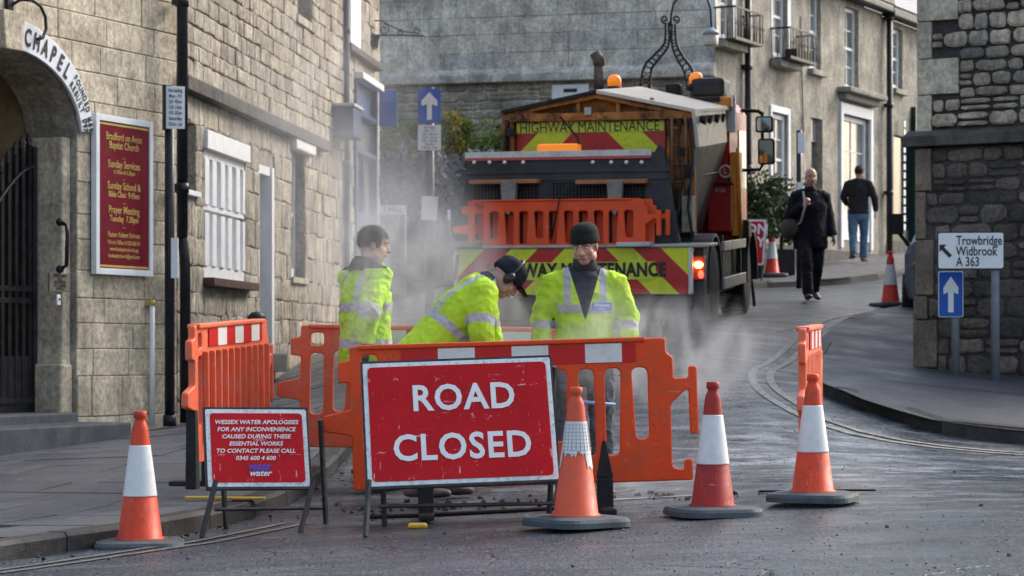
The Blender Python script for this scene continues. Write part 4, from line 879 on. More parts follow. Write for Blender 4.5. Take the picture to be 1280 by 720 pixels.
T = thing('highway_lorry', 'orange and grey highway maintenance lorry seen from behind with chevron tailboard', 'lorry')
T.matrix_world = Matrix.Translation((.62, 24.45, 1.10)) @ Matrix.Rotation(R(-12), 4, 'Z') @ Matrix.Rotation(R(3.6), 4, 'X')
TI = T.matrix_world.inverted(); TC = TI @ Vector((0, 0, CAM_H))
def tp(px, py, d):
    D = (TI.to_3x3() @ Vector(((px - 640) / F, 1, (HY - py) / F))); k = (d - TC.y) / D.y; p = TC + D * k; return Vector((p.x, p.z))
def tbox(x0, y0, x1, y1, d, th, name, mat, par=None, bev=.006):      # pixel rectangle at depth d, real thickness th
    a, b_ = tp(x0, y1, d), tp(x1, y0, d); return MB().box(a.x, b_.x, d, d + th, a.y, b_.y).build(name, mat, par or T, bev)
def tpoly(pts, d, th, name, mat, par=None, bev=.006):
    return MB().prism([tuple(tp(x, y, d)) for x, y in pts], d, d + th).build(name, mat, par or T, bev)
INKB = plain('sign_black', (.01, .01, .012), .5)
# tailboard
a, b_ = tp(571, 369, 0), tp(862, 309, 0); cxm = (a.x + b_.x) / 2; tbw = (b_.x - a.x) / 2; tbh = b_.y - a.y
tbrd = MB().box(-tbw, tbw, 0, .05, 0, tbh).build('tailboard', chevron('tail_chevron', .56, .02), T, .004, loc=(cxm, 0, a.y))
wht = P('reflector_white', (.6, .6, .58), .4, .1, 30, 0, dirt=.5, dcol=(.2, .2, .2))
MB().box(-tbw - .03, -tbw + .012, -.008, .04, 0, tbh).build('reflector_strip', wht, tbrd); MB().box(tbw - .012, tbw + .03, -.008, .04, 0, tbh).build('reflector_strip', wht, tbrd)
YLW = plain('yellow_strip', (.55, .62, .04), .45)
MB().box(-.78, .86, -.009, 0, tbh * .32, tbh * .70).build('name_strip', YLW, tbrd); text('HIGHWAY MAINTENANCE', .19, tbrd, (.04, -.012, tbh * .515), INKB, bold=.045, sx=.78, spacing=1.05)
MB().box(-tbw - .04, tbw + .2, -.02, .7, tbh, tbh + .035).build('deck_edge', ALU, tbrd, .01)
tbox(571, 384, 866, 371, .05, .12, 'underrun_bar', CHAS); tbox(600, 400, 840, 384, .5, .1, 'cross_member', CHAS)
tbox(565, 398, 572, 308, .1, .5, 'side_post', CHAS); tbox(863, 402, 880, 306, .1, .5, 'side_post', DGREY)
for x in (575, 845): tbox(x - 14, 428, x + 14, 372, .55, .02, 'mud_flap', CHAS)
# dark hood with lattice windows
hd = tpoly([(566, 305), (588, 194), (592, 190), (818, 190), (824, 180), (829, 185), (850, 305)], .30, .09, 'hood', DGREY)
RST = P('red_strip', (.5, .08, .08), .4, .1, 5, 0); tbox(581, 194, 814, 190.5, .27, .05, 'top_strip', wht, None, .002); tbox(581, 197.5, 814, 194, .272, .05, 'red_strip', RST, None, .002)
STUD = plain('bright_stud', (.75, .76, .78), .25, .6)
for x in (593, 612, 631, 654, 741, 764, 783, 802):
    p = tp(x, 203, .29); MB().ball((p.x, .285, p.y), .024).build('stud', STUD, T)
GRIDG = plain('mesh_grey', (.14, .15, .16), .6)
for (x0, x1) in ((592, 672), (690, 806)):
    a, b_ = tp(x0, 250, .29), tp(x1, 226, .29); MB().box(a.x, b_.x, .285, .298, a.y, b_.y).build('vent_opening', BACKV, T)
    mb = MB(); n = int((b_.x - a.x) / .035)
    for i in range(n): x = a.x + .035 * i; mb.box(x, x + .010, .27, .284, a.y, b_.y)
    for i in range(6): z = a.y + (b_.y - a.y) * i / 5.; mb.box(a.x, b_.x, .272, .283, z - .005, z + .005)
    mb.build('lattice', DGREY, T)
for k, (y0, y1) in enumerate(((212, 214), (222, 223.5), (262, 264), (285, 287))): tbox(578 - k * 2, y1, 838, y0, .285, .02, 'hood_rib', DGREY, None, .002)
for x in (635, 768):
    tbox(x - 49, 229, x + 36 if x < 700 else x + 39, 225, .10, .2, 'bracket_arm', P('bracket_orange', (.38, .15, .06), .6, .3, 5, .2, dirt=.5, dcol=(.2, .18, .16)))
    tpoly([(x - 10, 226), (x + 10, 226), (x + 8, 252), (x + 2, 268), (x - 2, 268), (x - 8, 252)], .06, .12, 'hook_plate', P('hook_grey', (.22, .21, .20), .6, .2, 5, .2, dirt=.5))
tbox(671, 192, 722, 181, .28, .22, 'light_bar_base', AMBER, None, .01); tbox(673, 184, 720, 180, .3, .18, 'light_bar_lens', AMBER, None, .01)
MB().tube([(tp(712, 228, .05).x, .05, tp(712, 228, .05).y), (tp(700, 245, .02).x, .02, tp(700, 245, .02).y), (tp(689, 300, -.02).x, -.02, tp(689, 300, -.02).y)], .008, 6).build('hose', CHAS, T)
# hopper body
tpoly([(627, 300), (627, 138), (745, 114), (869, 140), (869, 300)], 1.0, .06, 'rear_wall', RUST)
panel = tpoly([(646, 222), (646, 150), (832, 150), (832, 222)], .93, .04, 'chevron_panel', chevron('panel_chevron', .74, .3))
pl_, pr_ = tp(645, 300, .93), tp(832, 150, .93)
panel.data.transform(Matrix.Translation((-(pl_.x + pr_.x) / 2, 0, 0))); panel.location.x = (pl_.x + pr_.x) / 2
c_ = tp(736, 159, .9); a, b_ = tp(646, 167, .925), tp(830, 150, .925)
MB().box(a.x, b_.x, .92, .929, a.y, b_.y).build('name_strip', YLW, T); text('HIGHWAY MAINTENANCE', .155, T, (c_.x, .917, c_.y), INKB, bold=0, sx=.80)
for (x0, x1) in ((627, 634), (637, 644), (833, 838), (862, 869)): tbox(x0, 300, x1, 140, .9, .12, 'body_post', RUST)
for (q) in ([(634, 141), (745, 117), (860, 141), (860, 146), (745, 123), (634, 146)], [(650, 138), (700, 146), (700, 150), (650, 143)], [(850, 138), (790, 146), (790, 150), (850, 143)]): tpoly(q, .86, .1, 'roof_truss', RUST)
tbox(628, 148, 866, 143, .84, .1, 'cross_beam', RUST); tbox(730, 144, 739, 134, .8, .1, 'camera_box', ALU)
for x in (720, 770, 812): tbox(x, 148, x + 5, 122, .9, .06, 'truss_strut', RUST)
LB = MB()
for x in (840, 857): p0, p1 = tp(x, 268, .8), tp(x, 150, .8); LB.tube([(p0.x, .8, p0.y), (p1.x, .8, p1.y), (p1.x - .03, .85, p1.y + .04)], .018, 8)
for y in (160, 182, 205, 228, 250): p0, p1 = tp(840, y, .8), tp(857, y, .8); LB.tube([(p0.x, .8, p0.y), (p1.x, .8, p1.y)], .013, 8)
LB.build('ladder', P('ladder_brown', (.22, .11, .05), .6, .4, 6, .2, dirt=.5), T)
tbox(852, 290, 866, 245, .7, .2, 'control_box', P('control_box', (.3, .28, .22), .6, .3, 8, .2, dirt=.5)); tbox(846, 195, 856, 185, .75, .1, 'valve_block', CHAS)
def tq(pts): return [Vector((*[tp(x, y, d).x], d, tp(x, y, d).y)) for x, y, d in pts]
def slab4(pts, off, name, mat, bev=.006):
    q = tq(pts); o = Vector(off); return MB().hexa(q, [v + o for v in q]).build(name, mat, T, bev)
slab4([(745, 112, .8), (869, 136, .8), (912, 133, 3.4), (800, 108, 3.4)], (0, 0, -.04), 'roof_panel', CREAM)
slab4([(626, 138, .8), (745, 112, .8), (800, 108, 3.4), (690, 128, 3.4)], (0, 0, -.04), 'roof_panel', CHAS)
slab4([(874, 184, .86), (869, 139, .8), (907, 134, 3.3), (909, 178, 3.3)], (-.04, 0, 0), 'side_panel', CREAM)
slab4([(842, 290, .9), (875, 184, .86), (908, 178, 3.3), (878, 286, 3.3)], (-.05, 0, 0), 'chute_panel', DIRTY)
slab4([(838, 322, .9), (842, 289, .9), (878, 285, 3.3), (872, 312, 3.3)], (-.05, 0, 0), 'chute_lip', DIRTY)
for i, x in enumerate((877, 884.5, 893.5, 900.5)):
    d = 1.1 + i * .62; p = tp(x, 148 - i * .8, d); MB().tube([(p.x - .02, d, p.y), (p.x + .05, d, p.y - .02)], [.035, .055], 8).build('vent_cowl', CHAS, T)
e = tq([(860, 222, 1.2), (897, 215, 3.1)]); MB().tube([e[0] + Vector((.03, 0, 0)), e[1] + Vector((.03, 0, 0))], .012, 6).build('handle_rod', CHAS, T)
slab4([(627, 300, 1.0), (627, 142, 1.0), (690, 135, 3.4), (690, 290, 3.4)], (.04, 0, 0), 'side_wall', RUST)
MB().box(-.9, .9, 1.1, 3.3, .9, 1.9).build('hopper', RUST, T)
def tl(*pp): return [Vector((tp(x, y, d).x, d, tp(x, y, d).y)) for x, y, d in pp]
# hoses, bolts and clutter on the rear of the hopper
rc = random.Random(3)
for k, pts in enumerate([((850, 150, .78), (848, 190, .7), (853, 230, .72), (846, 275, .6), (835, 300, .5)), ((862, 148, .8), (866, 200, .7), (860, 260, .66), (866, 298, .6)), ((634, 150, .8), (630, 190, .75), (640, 230, .5), (632, 262, .35)), ((700, 146, .82), (712, 160, .78), (722, 172, .7), (725, 186, .5)), ((845, 148, .78), (851, 158, .76), (848, 171, .8)), ((566, 300, .4), (572, 320, .0), (568, 350, -.03))]):
    MB().tube(tl(*pts), .011 + .004 * (k % 3), 8).build('hose', CHAS, T)
for k in range(14):
    x = 650 + k * 13.6; p = tp(x, 225, .92); MB().ball((p.x, .925, p.y), .012, 8, 5).build('bolt', ALU, T)
for (x, y) in ((568, 312), (866, 312), (568, 366), (866, 366), (640, 372), (716, 372), (790, 372)): p = tp(x, y, -.01); MB().ball((p.x, -.005, p.y), .016, 8, 5).build('bolt', ALU, T)
for (x0, y0, x1, y1) in ((836, 236, 846, 262), (855, 205, 863, 222), (632, 160, 643, 170), (636, 200, 644, 220)): tbox(x0, y1, x1, y0, .72, .1, 'bracket', CHAS)
tbox(835, 222, 838, 150, .93, .04, 'panel_edge', ALU, None, .002)
# exhaust and beacons
p = tp(748.5, 115, 1.6); q = tp(748.5, 78, 1.6); s2 = tp(743, 66, 1.6)
MB().tube([(p.x, 1.6, p.y), (q.x, 1.6, q.y - .02)], .055, 14).tube([(q.x, 1.6, q.y - .03), (q.x, 1.6, q.y + .03), (s2.x, 1.6, s2.y)], [.065, .065, .06], 14).build('exhaust_stack', P('rusty_exhaust', (.13, .10, .09), .6, .4, 10, .3, metal=.4, dirt=.4), T)
for (x, y) in ((768, 111), (870, 108)):
    p = tp(x, y, 3.7); MB().lathe([(.09, -.05), (.09, .0), (.085, .03)], 16, c=(p.x, 3.7, p.y)).build('beacon_base', CHAS, T); MB().lathe([(.08, .03), (.082, .1), (.06, .15), (.02, .165), (0, .166)], 16, c=(p.x, 3.7, p.y)).build('beacon', AMBER, T)
# cab
def tbx(x0, y0, x1, y1, d, th, n, m_, bev=.02): return tbox(x0, y0, x1, y1, d, th, n, m_, None, bev)
CABZ = tp(900, 122, 3.6).y; CW = tp(913, 200, 3.6).x
MB().prism([(-1.1, .75), (-1.1, CABZ - .15), (-.95, CABZ), (CW - .12, CABZ), (CW, CABZ - .15), (CW, .75)], 3.5, 5.3).build('cab', LRED, T, .05)
MB().box(-1.0, CW - .05, 5.301, 5.32, 1.5, 2.4).build('windscreen', GLASS, T, .01); MB().box(CW, CW + .012, 4.4, 5.1, 1.5, 2.2).build('side_window', GLASS, T)
tbx(846, 135, 914, 122, 3.3, .5, 'cab_roof_edge', LORANGE); tbx(863, 122, 905, 97, 3.6, .7, 'roof_pod', DGREY, .05); tbx(831, 122, 850, 104, 3.4, .25, 'work_lamp', CHAS, .03); tbx(855, 127, 900, 122, 3.28, .02, 'name_bar', CHAS, .004)
tbx(908, 165, 919, 118, 3.5, .1, 'cab_corner', WHITE, .01)
tbx(913, 295, 924, 190, 3.45, .35, 'orange_locker', LORANGE, .01); tbx(884, 290, 914, 230, 3.2, .25, 'red_locker', LRED, .02)
tbx(878, 231, 916, 228, 3.15, .1, 'locker_trim', CHAS, .004); text('4726', .06, T, (tp(900, 238, 3.19).x, 3.19, tp(900, 238, 3.19).y), wht)
p = tp(907, 214, 3.48); MB().tube([(p.x, 3.47, p.y), (p.x, 3.49, p.y)], .075, 24).build('badge', SW, T); MB().tube([(p.x, 3.46, p.y), (p.x, 3.469, p.y)], .055, 24).build('badge_disc', LRED, T)
text('L', .09, T, (p.x, 3.455, p.y), SW)
MB().tube([(tp(922, 185, 3.4).x, 3.4, tp(922, 185, 3.4).y), (tp(926, 300, 3.4).x, 3.4, tp(926, 300, 3.4).y)], .02, 8).build('grab_pole', LORANGE, T)
# mirrors
MB().tube(tl((924, 188, 4.9), (918, 152, 4.9), (921, 141, 4.95), (930, 138, 5), (948, 139, 5), (954, 143, 5)), .024, 8).tube(tl((953, 143, 5), (953, 176, 5), (953, 206, 5), (950, 212, 5), (926, 213, 5)), .02, 8).build('mirror_bracket', CHAS, T)
MIR = plain('mirror_glass', (.5, .55, .55), .05, 1)
for (x0, y0, x1, y1) in ((945, 145, 967, 166), (948, 173, 969, 206)):
    a, b_ = tp(x0, y1, 5), tp(x1, y0, 5); me = plate('mirror', rrect(a.x, b_.x, a.y, b_.y, .04), [], .09, .02, CHAS); mo = link('mirror', me, T, loc=(0, 4.97, 0))
    link('mirror_face', plate('mirror_face', rrect(a.x + .02, b_.x - .02, a.y + .02, b_.y - .02, .03), [], .006, .001, MIR), mo, loc=(0, -.05, 0))
# wheels
def wheel(x, y, r_, w, nm='wheel', dual=False, par=T):
    t = MB().lathe([(r_ * .55, -w / 2), (r_ * .9, -w / 2), (r_ * .98, -w / 2 + .03), (r_, -w / 2 + .06), (r_, w / 2 - .06), (r_ * .98, w / 2 - .03), (r_ * .9, w / 2), (r_ * .55, w / 2)], 36, M=Matrix.Translation((x, y, r_)) @ Matrix.Rotation(R(90), 4, 'Y')).build(nm, TYRE, par)
    mb = MB()
    for k in range(28):
        a_ = 2 * math.pi * k / 28; mb.box(-w * .42, w * .42, -.018, .018, r_ - .005, r_ + .012, M=Matrix.Translation((x, y, r_)) @ Matrix.Rotation(a_, 4, 'X'))
    mb.build('tread', TYRE, t)
    MB().lathe([(r_ * .1, -.12), (r_ * .3, -.1), (r_ * .45, -.02), (r_ * .56, .04), (r_ * .56, w / 2 - .02)], 28, M=Matrix.Translation((x, y, r_)) @ Matrix.Rotation(R(90) if x > 0 else R(-90), 4, 'Y')).build('rim', ALU, t)
    return t
xr = tp(893, 360, 1.0).x; xf = tp(938, 350, 4.4).x
for sx_ in (xr - .26, -.9): wheel(sx_, 1.0, .47, .52)
for sx_ in (xf - .2, -1.0): wheel(sx_, 4.5, .47, .3)
def guard(x0, x1, yc, r_, nm):
    mb = MB(); n = 14
    for i in range(n):
        a0, a1 = math.pi * (i / n) * 1.06 - .1, math.pi * ((i + 1) / n) * 1.06 - .1
        q = [(x0, yc + math.cos(a0) * r_, .47 + math.sin(a0) * r_), (x1, yc + math.cos(a0) * r_, .47 + math.sin(a0) * r_), (x1, yc + math.cos(a1) * r_, .47 + math.sin(a1) * r_), (x0, yc + math.cos(a1) * r_, .47 + math.sin(a1) * r_)]
        q2 = [(x0, yc + math.cos(a0) * (r_ - .03), .47 + math.sin(a0) * (r_ - .03)), (x1, yc + math.cos(a0) * (r_ - .03), .47 + math.sin(a0) * (r_ - .03)), (x1, yc + math.cos(a1) * (r_ - .03), .47 + math.sin(a1) * (r_ - .03)), (x0, yc + math.cos(a1) * (r_ - .03), .47 + math.sin(a1) * (r_ - .03))]
        mb.hexa(q, q2)
    mb.build(nm, P('guard_plastic', (.03, .032, .036), .45, .3, 4, .1), T)
guard(xr - .55, xr + .02, 1.0, .56, 'mudguard'); guard(-1.2, -.62, 1.0, .56, 'mudguard'); guard(xf - .4, xf + .02, 4.5, .56, 'mudguard')
MB().box(-.45, .45, .4, 5.2, .55, .8).build('chassis', CHAS, T); MB().box(-.9, xr - .1, 1.55, 3.9, .35, .9).build('tank', CHAS, T, .05); MB().tube([(-1, 1, .47), (1, 1, .47)], .09, 12).build('axle', CHAS, T)
for (y0, y1) in ((.42, .54), (.83, .93)):
    MB().box(xr - .02, xr + .02, 1.75, 3.8, y0, y1).build('side_rail', ALU, T, .006)
for y in (1.9, 3.6): MB().box(xr - .06, xr - .02, y, y + .06, .4, 1.0).build('rail_post', CHAS, T)
tbx(905, 298, 936, 275, 3.9, .3, 'step_box', CHAS, .02)
# rear lamps
lc = tp(873, 335, .05)
lu = tbox(865, 350, 881, 320, .06, .08, 'lamp_unit', plain('lamp_red', (.35, .04, .02), .3), None, .01)
p = tp(873, 331, .04); MB().ball((p.x, .05, p.y), (.045, .025, .035)).build('indicator_lamp', AMBERLIT, lu); p = tp(876, 343, .04); MB().ball((p.x, .05, p.y), (.028, .02, .04)).build('tail_lamp', REDLIT, lu)
MB().tube(tl((564, 300, .1), (562, 285, .1), (560, 262, .1)), .012, 6).build('marker_arm', ALU, T); tbox(559, 275, 563, 262, .08, .02, 'marker_light', SW)
m_ = tl((832, 295, .5), (838, 275, .5), (836, 258, .5)); MB().tube(m_, .012, 6).build('mirror_arm', CHAS, T)
a, b_ = tp(832, 296, .4), tp(843, 270, .4); link('small_mirror', plate('small_mirror', rrect(a.x, b_.x, a.y, b_.y, .03), [], .05, .01, MIR), T, loc=(0, .4, 0))
for (x0, x1) in ((562, 600),): tbox(x0, 309, x1, 302, -.1, .25, 'timber_block', P('old_timber', (.25, .23, .17), .9, .3, 12, .4))
tbox(770, 308, 812, 303, -.1, .3, 'plank', P('pale_board', (.45, .47, .5), .6, .2))

# ================================================================ BARRIERS
def barrier_mesh(L=1.87, board=False, lugs=True, n=9, oneside=False, mat=ORANGE, name='panel', hL=.30):
    x0, x1, zb, zt = 0, L, .17, 1.01
    out = [(x0, zb), (x1 + .12, zb), (x1 + .12, zb + .13), (x1 + .07, zb + .12), (x1 + .07, zb + .06), (x1, zb + .08), (x1, .62), (x1 + .09, .70), (x1 + .11, .70), (x1 + .11, .44), (x1 + .16, .44), (x1 + .16, .84), (x1 + .11, .84), (x1 + .11, .77), (x1 + .02, .77), (x1 + .02, .90), (x1 - .02, .92), (x1 - .02, zt), (x0, zt), (x0, .93), (x0 - .07, .92), (x0 - .07, .80), (x0, .80), (x0, .645), (x0 - .16, .61), (x0 - .17, .52), (x0, .49)]
    outer = rpoly(out, .02, 3); holes = []
    a, b_ = .20, L - .10; w = (b_ - a) / n
    holes.append(rrect(x0 + .07, x0 + .16, .87, .96, .025))
    holes.append(rrect(x0 + .07, x0 + .16, .40, .82, .03))
    for i in range(n):
        c0, c1 = a + w * i + .025, a + w * (i + 1) - .03; bot = .33 if i % 3 else .42; top = .84
        c0 += .005; holes.append(rpoly([(c0 + (.02 if i % 2 else 0), bot), (c1 - (0 if i % 2 else .02), bot), (c1, top), (c0, top)], [.045, .045, .05, .05], 4))
    return plate(name, outer, holes, .045, .008, mat)
STRIPW = P('white_sheeting', (.68, .68, .66), .35, .06, 20, 0, dirt=.25, dcol=(.4, .38, .35)); STRIPR = P('red_sheeting', (.52, .012, .015), .35, .1, 6, 0, dirt=.3, dcol=(.3, .03, .03))
BM = {}
def barrier(label, p0, p1, z0, z1, mat=ORANGE, strip=True, feet=True, group='orange pedestrian barriers round the works', L=1.87, n=10, parent=None, rib=False):
    v = Vector((p1[0] - p0[0], p1[1] - p0[1], z1 - z0)); O = Vector((*p0, z0))
    b = frame_thing('barrier', label, 'barrier', O, v, Vector((0, 0, 1)), group)
    key = (mat.name, L, n)
    if key not in BM: BM[key] = barrier_mesh(L, mat=mat, n=n)
    link('panel', BM[key], b)
    mb = MB().box(.05, L - .14, -.042, .042, .99, 1.018).build('top_rib', mat, b, .008)
    if strip:
        x = .30; k = 0
        while x < L - .2:
            w = .215; MB().box(x, min(x + w, L - .2), -.031, -.0235, .875, .985).build('reflective_strip', STRIPW if k % 2 else STRIPR, b)
            MB().box(x, min(x + w, L - .2), .0235, .031, .875, .985).build('reflective_strip', STRIPW if k % 2 else STRIPR, b); x += w; k += 1
    if rib:
        for i in range(n + 1):
            x = .2 + (L - .3) / n * i; MB().box(x - .03, x - .002, -.06, -.02, .3, .85).build('rib', mat, b, .01)
    if feet:
        for x in (.42, L - .40):
            f = MB().hexa([(x - .05, -.03, .20), (x + .05, -.03, .20), (x + .05, .03, .20), (x - .05, .03, .20)], [(x - .012, -.025, .42), (x + .012, -.025, .42), (x + .012, .025, .42), (x - .012, .025, .42)]).box(x - .045, x + .045, -.05, .05, .02, .2)
            f.build('foot', MATS['tyre_rubber'], b, .008)
            MB().box(x - .045, x + .045, -.26, .26, 0, .03).build('foot_bar', MATS['tyre_rubber'], b, .008)
    return b
p0, p1 = W(443, 440, 14.0), W(836, 440, 14.08)
barrier('long orange barrier with red and white band behind the ROAD CLOSED sign', p0.xy, p1.xy, -.03, .025)
p0, p1 = W(241, 440, 14.55), W(328, 440, 16.3)
b_sl = barrier('slanting ribbed orange barrier on the pavement above the small red sign', p0.xy, p1.xy, .10, .16, ORANGE2, rib=True)
MB().hexa([(-.05, -.035, .02), (.045, -.035, .02), (.045, .035, .02), (-.05, .035, .02)], [(-.03, -.03, .5), (.03, -.03, .5), (.03, .03, .5), (-.03, .03, .5)]).build('foot', MATS['tyre_rubber'], b_sl, .008)
p0, p1 = W(374, 440, 16.6), W(712, 440, 16.6)
barrier('rear orange barrier crossing behind the three workmen', p0.xy, p1.xy, .125, .10, ORANGE2)
p0, p1 = W(1003, 440, 14.4), W(1023, 440, 16.25)
barrier('faded orange barrier seen end on behind the right hand front cone', p0.xy, p1.xy, gz(1.74, 14.4) + .01, gz(1.9, 16.2), ORANGE2, feet=False)
# barriers stacked on the lorry tail
for k, (d, dx, lab) in enumerate(((-.06, 0, 'orange barrier carried on the lorry tailboard, front one'), (.08, .07, 'second orange barrier on the lorry behind the front one'))):
    O = T.matrix_world @ Vector((tp(584, 300, 0).x + dx, d + .1, tp(580, 312, 0).y - .42 + .25)); xa = T.matrix_world.to_3x3() @ Vector((1, 0, 0))
    b = frame_thing('barrier', lab, 'barrier', O, xa, Vector((0, 0, 1)), 'orange barriers carried on the lorry'); key = ('orange_plastic', 1.87, 10)
    o_ = link('panel', BM[key], b); o_.scale = (.985, 1, .66); MB().box(.05, 1.7, -.04, .04, .655, .675).build('top_rib', ORANGE, b, .008)

# ================================================================ A-FRAME SIGNS
SIGNRED = None
def worn_red(name, edge=.9):
    m, nt, b = newmat(name); co = coord(nt, True)
    n_ = noise_(nt, co, 14, 6, .8); c = mixc(nt, mr(nt, noise_(nt, co, 3, 3), .3, .7), (.42, .004, .008), (.54, .006, .012))
    # scratches: thin stretched noise lines and chips
    s1 = mr(nt, noise_(nt, co, 5, 6, .75, (1, 1, 9)), .64, .655); s2 = mr(nt, noise_(nt, co, 5, 6, .75, (9, 1, 1)), .635, .65)
    ch_ = mr(nt, n_, .635, .65); c = mixc(nt, mth(nt, 'MULTIPLY', mth(nt, 'MAXIMUM', mth(nt, 'MAXIMUM', s1, s2), ch_), .8), c, (.62, .5, .5))
    nt.links.new(c, b.inputs['Base Color']); b.inputs['Roughness'].default_value = .5; b.inputs['Specular IOR Level'].default_value = .2; return m
REDW = worn_red('worn_red_face'); FWHITE = P('chipped_white', (.70, .73, .74), .45, .05, 10, .05, dirt=.55, dcol=(.05, .05, .05), dscale=30)
FRAME = P('sign_frame_steel', (.03, .032, .036), .5, .4, 10, .2, 40, dirt=.4, dcol=(.12, .10, .08))
LETW = P('letter_white', (.76, .77, .77), .4, .05, 15, 0, dirt=.2, dcol=(.6, .2, .2), dscale=30)
def aframe(label, TL, TR, BR, BL, group=None, bd=.025, legs=(), r_=.03):
    xa = ((BR - BL) + (TR - TL)) / 2; up = ((TL - BL) + (TR - BR)) / 2; w = xa.length; h = up.length; O = BL
    s = frame_thing('road_sign', label, 'sign', O, xa, up, group)
    link('panel', plate('panel', rrect(0, w, 0, h, .012), [], .012, .002, FWHITE), s)
    link('red_face', plate('red_face', rrect(bd, w - bd, bd, h - bd, r_), [], .004, .001, REDW), s, loc=(0, -.0078, 0))
    MB().box(-.012, w + .012, -.004, .02, h, h + .014).box(-.012, w + .012, -.004, .02, -.014, 0).box(-.012, 0, -.004, .02, 0, h).box(w, w + .012, -.004, .02, 0, h).build('rim', FRAME, s)
    return s, w, h
def leg_(s, a, b_, r_=.016, name='leg'):
    I = s.matrix_world.inverted(); a, b_ = I @ a, I @ b_; d = (b_ - a).normalized(); 
    return MB().tube([a, b_], r_, 4, sm=False, right=(1, .02, 0)).build(name, FRAME, s)
TL, TR, BR, BL = W(465, 457, 13.33), W(700, 447, 13.42), W(697, 601, 13.14), W(460, 609, 13.05)
s, w, h = aframe('large red ROAD CLOSED sign on a black folding frame', TL, TR, BR, BL)
def lt_(txt, size, x, z, sx): text(txt, size, s, (x, -.013, z), LETW, bold=.022, sx=sx, spacing=1.08)
lt_('ROAD', .212, w * .525, h * .685, .92); lt_('CLOSED', .212, w * .505, h * .285, .92)
leg_(s, W(461, 600, 13.06), W(457, 671, 12.93)); leg_(s, W(698, 600, 13.13), W(696, 658, 13.02))
leg_(s, TL + Vector((.03, .03, -.05)), W(481, 660, 13.75)); leg_(s, TR + Vector((-.03, .03, -.05)), W(752, 644, 13.8) + Vector((-.3, 0, 0)))
leg_(s, W(473, 633, 13.62), W(700, 629, 13.68), .012, 'cross_bar'); leg_(s, W(458, 622, 13.03), W(460, 600, 13.05), .012, 'bracket')
TL, TR, BR, BL = W(273, 514, 13.72), W(400, 514, 13.86), W(386, 609, 13.66), W(260, 609, 13.52)
s, w, h = aframe('small red apology sign on a grey folding frame near the kerb', TL, TR, BR, BL, r_=.025)
for i, t_ in enumerate(('WESSEX WATER APOLOGISES', 'FOR ANY INCONVENIENCE', 'CAUSED DURING THESE', 'ESSENTIAL WORKS', 'TO CONTACT PLEASE CALL', '0345 600 4 600')):
    text(t_, .0345, s, (w * .5 - i * .003, -.012, h * (.825 - i * .093)), LETW, bold=.022, shear=.22, sx=1.04)
LOGOB = plain('logo_blue', (.08, .06, .42), .4)
lb = MB()
for k in range(4): lb.prism([(w * .40 + k * .01, h * (.27 - k * .022)), (w * .62 - k * .012, h * (.275 - k * .022)), (w * .64 - k * .012, h * (.262 - k * .022)), (w * .41 + k * .01, h * (.256 - k * .022))], -.0125, -.0105)
lb.build('logo_waves', LOGOB, s); text('Wessex', .036, s, (w * .50, -.0135, h * .225), LOGOB, shear=.3, bold=.03); text('water', .052, s, (w * .51, -.0145, h * .165), LETW, shear=.35, bold=.02)
leg_(s, W(270, 600, 13.54), W(252, 672, 13.42)); leg_(s, W(392, 600, 13.68), W(375, 668, 13.5)); leg_(s, TL + Vector((0, .03, -.05)), W(283, 664, 14.0)); leg_(s, TR + Vector((0, .03, -.05)), W(408, 664, 14.1))
leg_(s, W(268, 637, 13.9), W(403, 635, 13.95), .011, 'cross_bar')
# partly hidden sign behind the lorry
TL, TR, BR, BL = W(905, 274, 38.2), W(964, 275, 38.0), W(955, 331, 37.9), W(896, 331, 38.1)
s, w, h = aframe('red and white diversion sign half hidden behind the lorry front wheel', TL, TR, BR, BL, bd=.03)
for i, (t_, dx) in enumerate((('ON', .0), ('AY', .0), ('C', -.14))): text(t_, .23, s, (w * .81 + dx, -.014, h * (.78 - i * .28)), LETW, bold=.02)
leg_(s, W(955, 331, 37.9), W(950, 358, 37.8)); leg_(s, W(900, 331, 38.1), W(896, 360, 38.0))
p = W(940, 332, 30); st_ = thing('folded_stand', 'thin black prop leaning out beside the lorry front wheel', 'prop', W(943, 383, 29.6)); MB().tube([(0, 0, 0), (-.05, .05, .55)], .02, 6).build('bar', FRAME, st_)

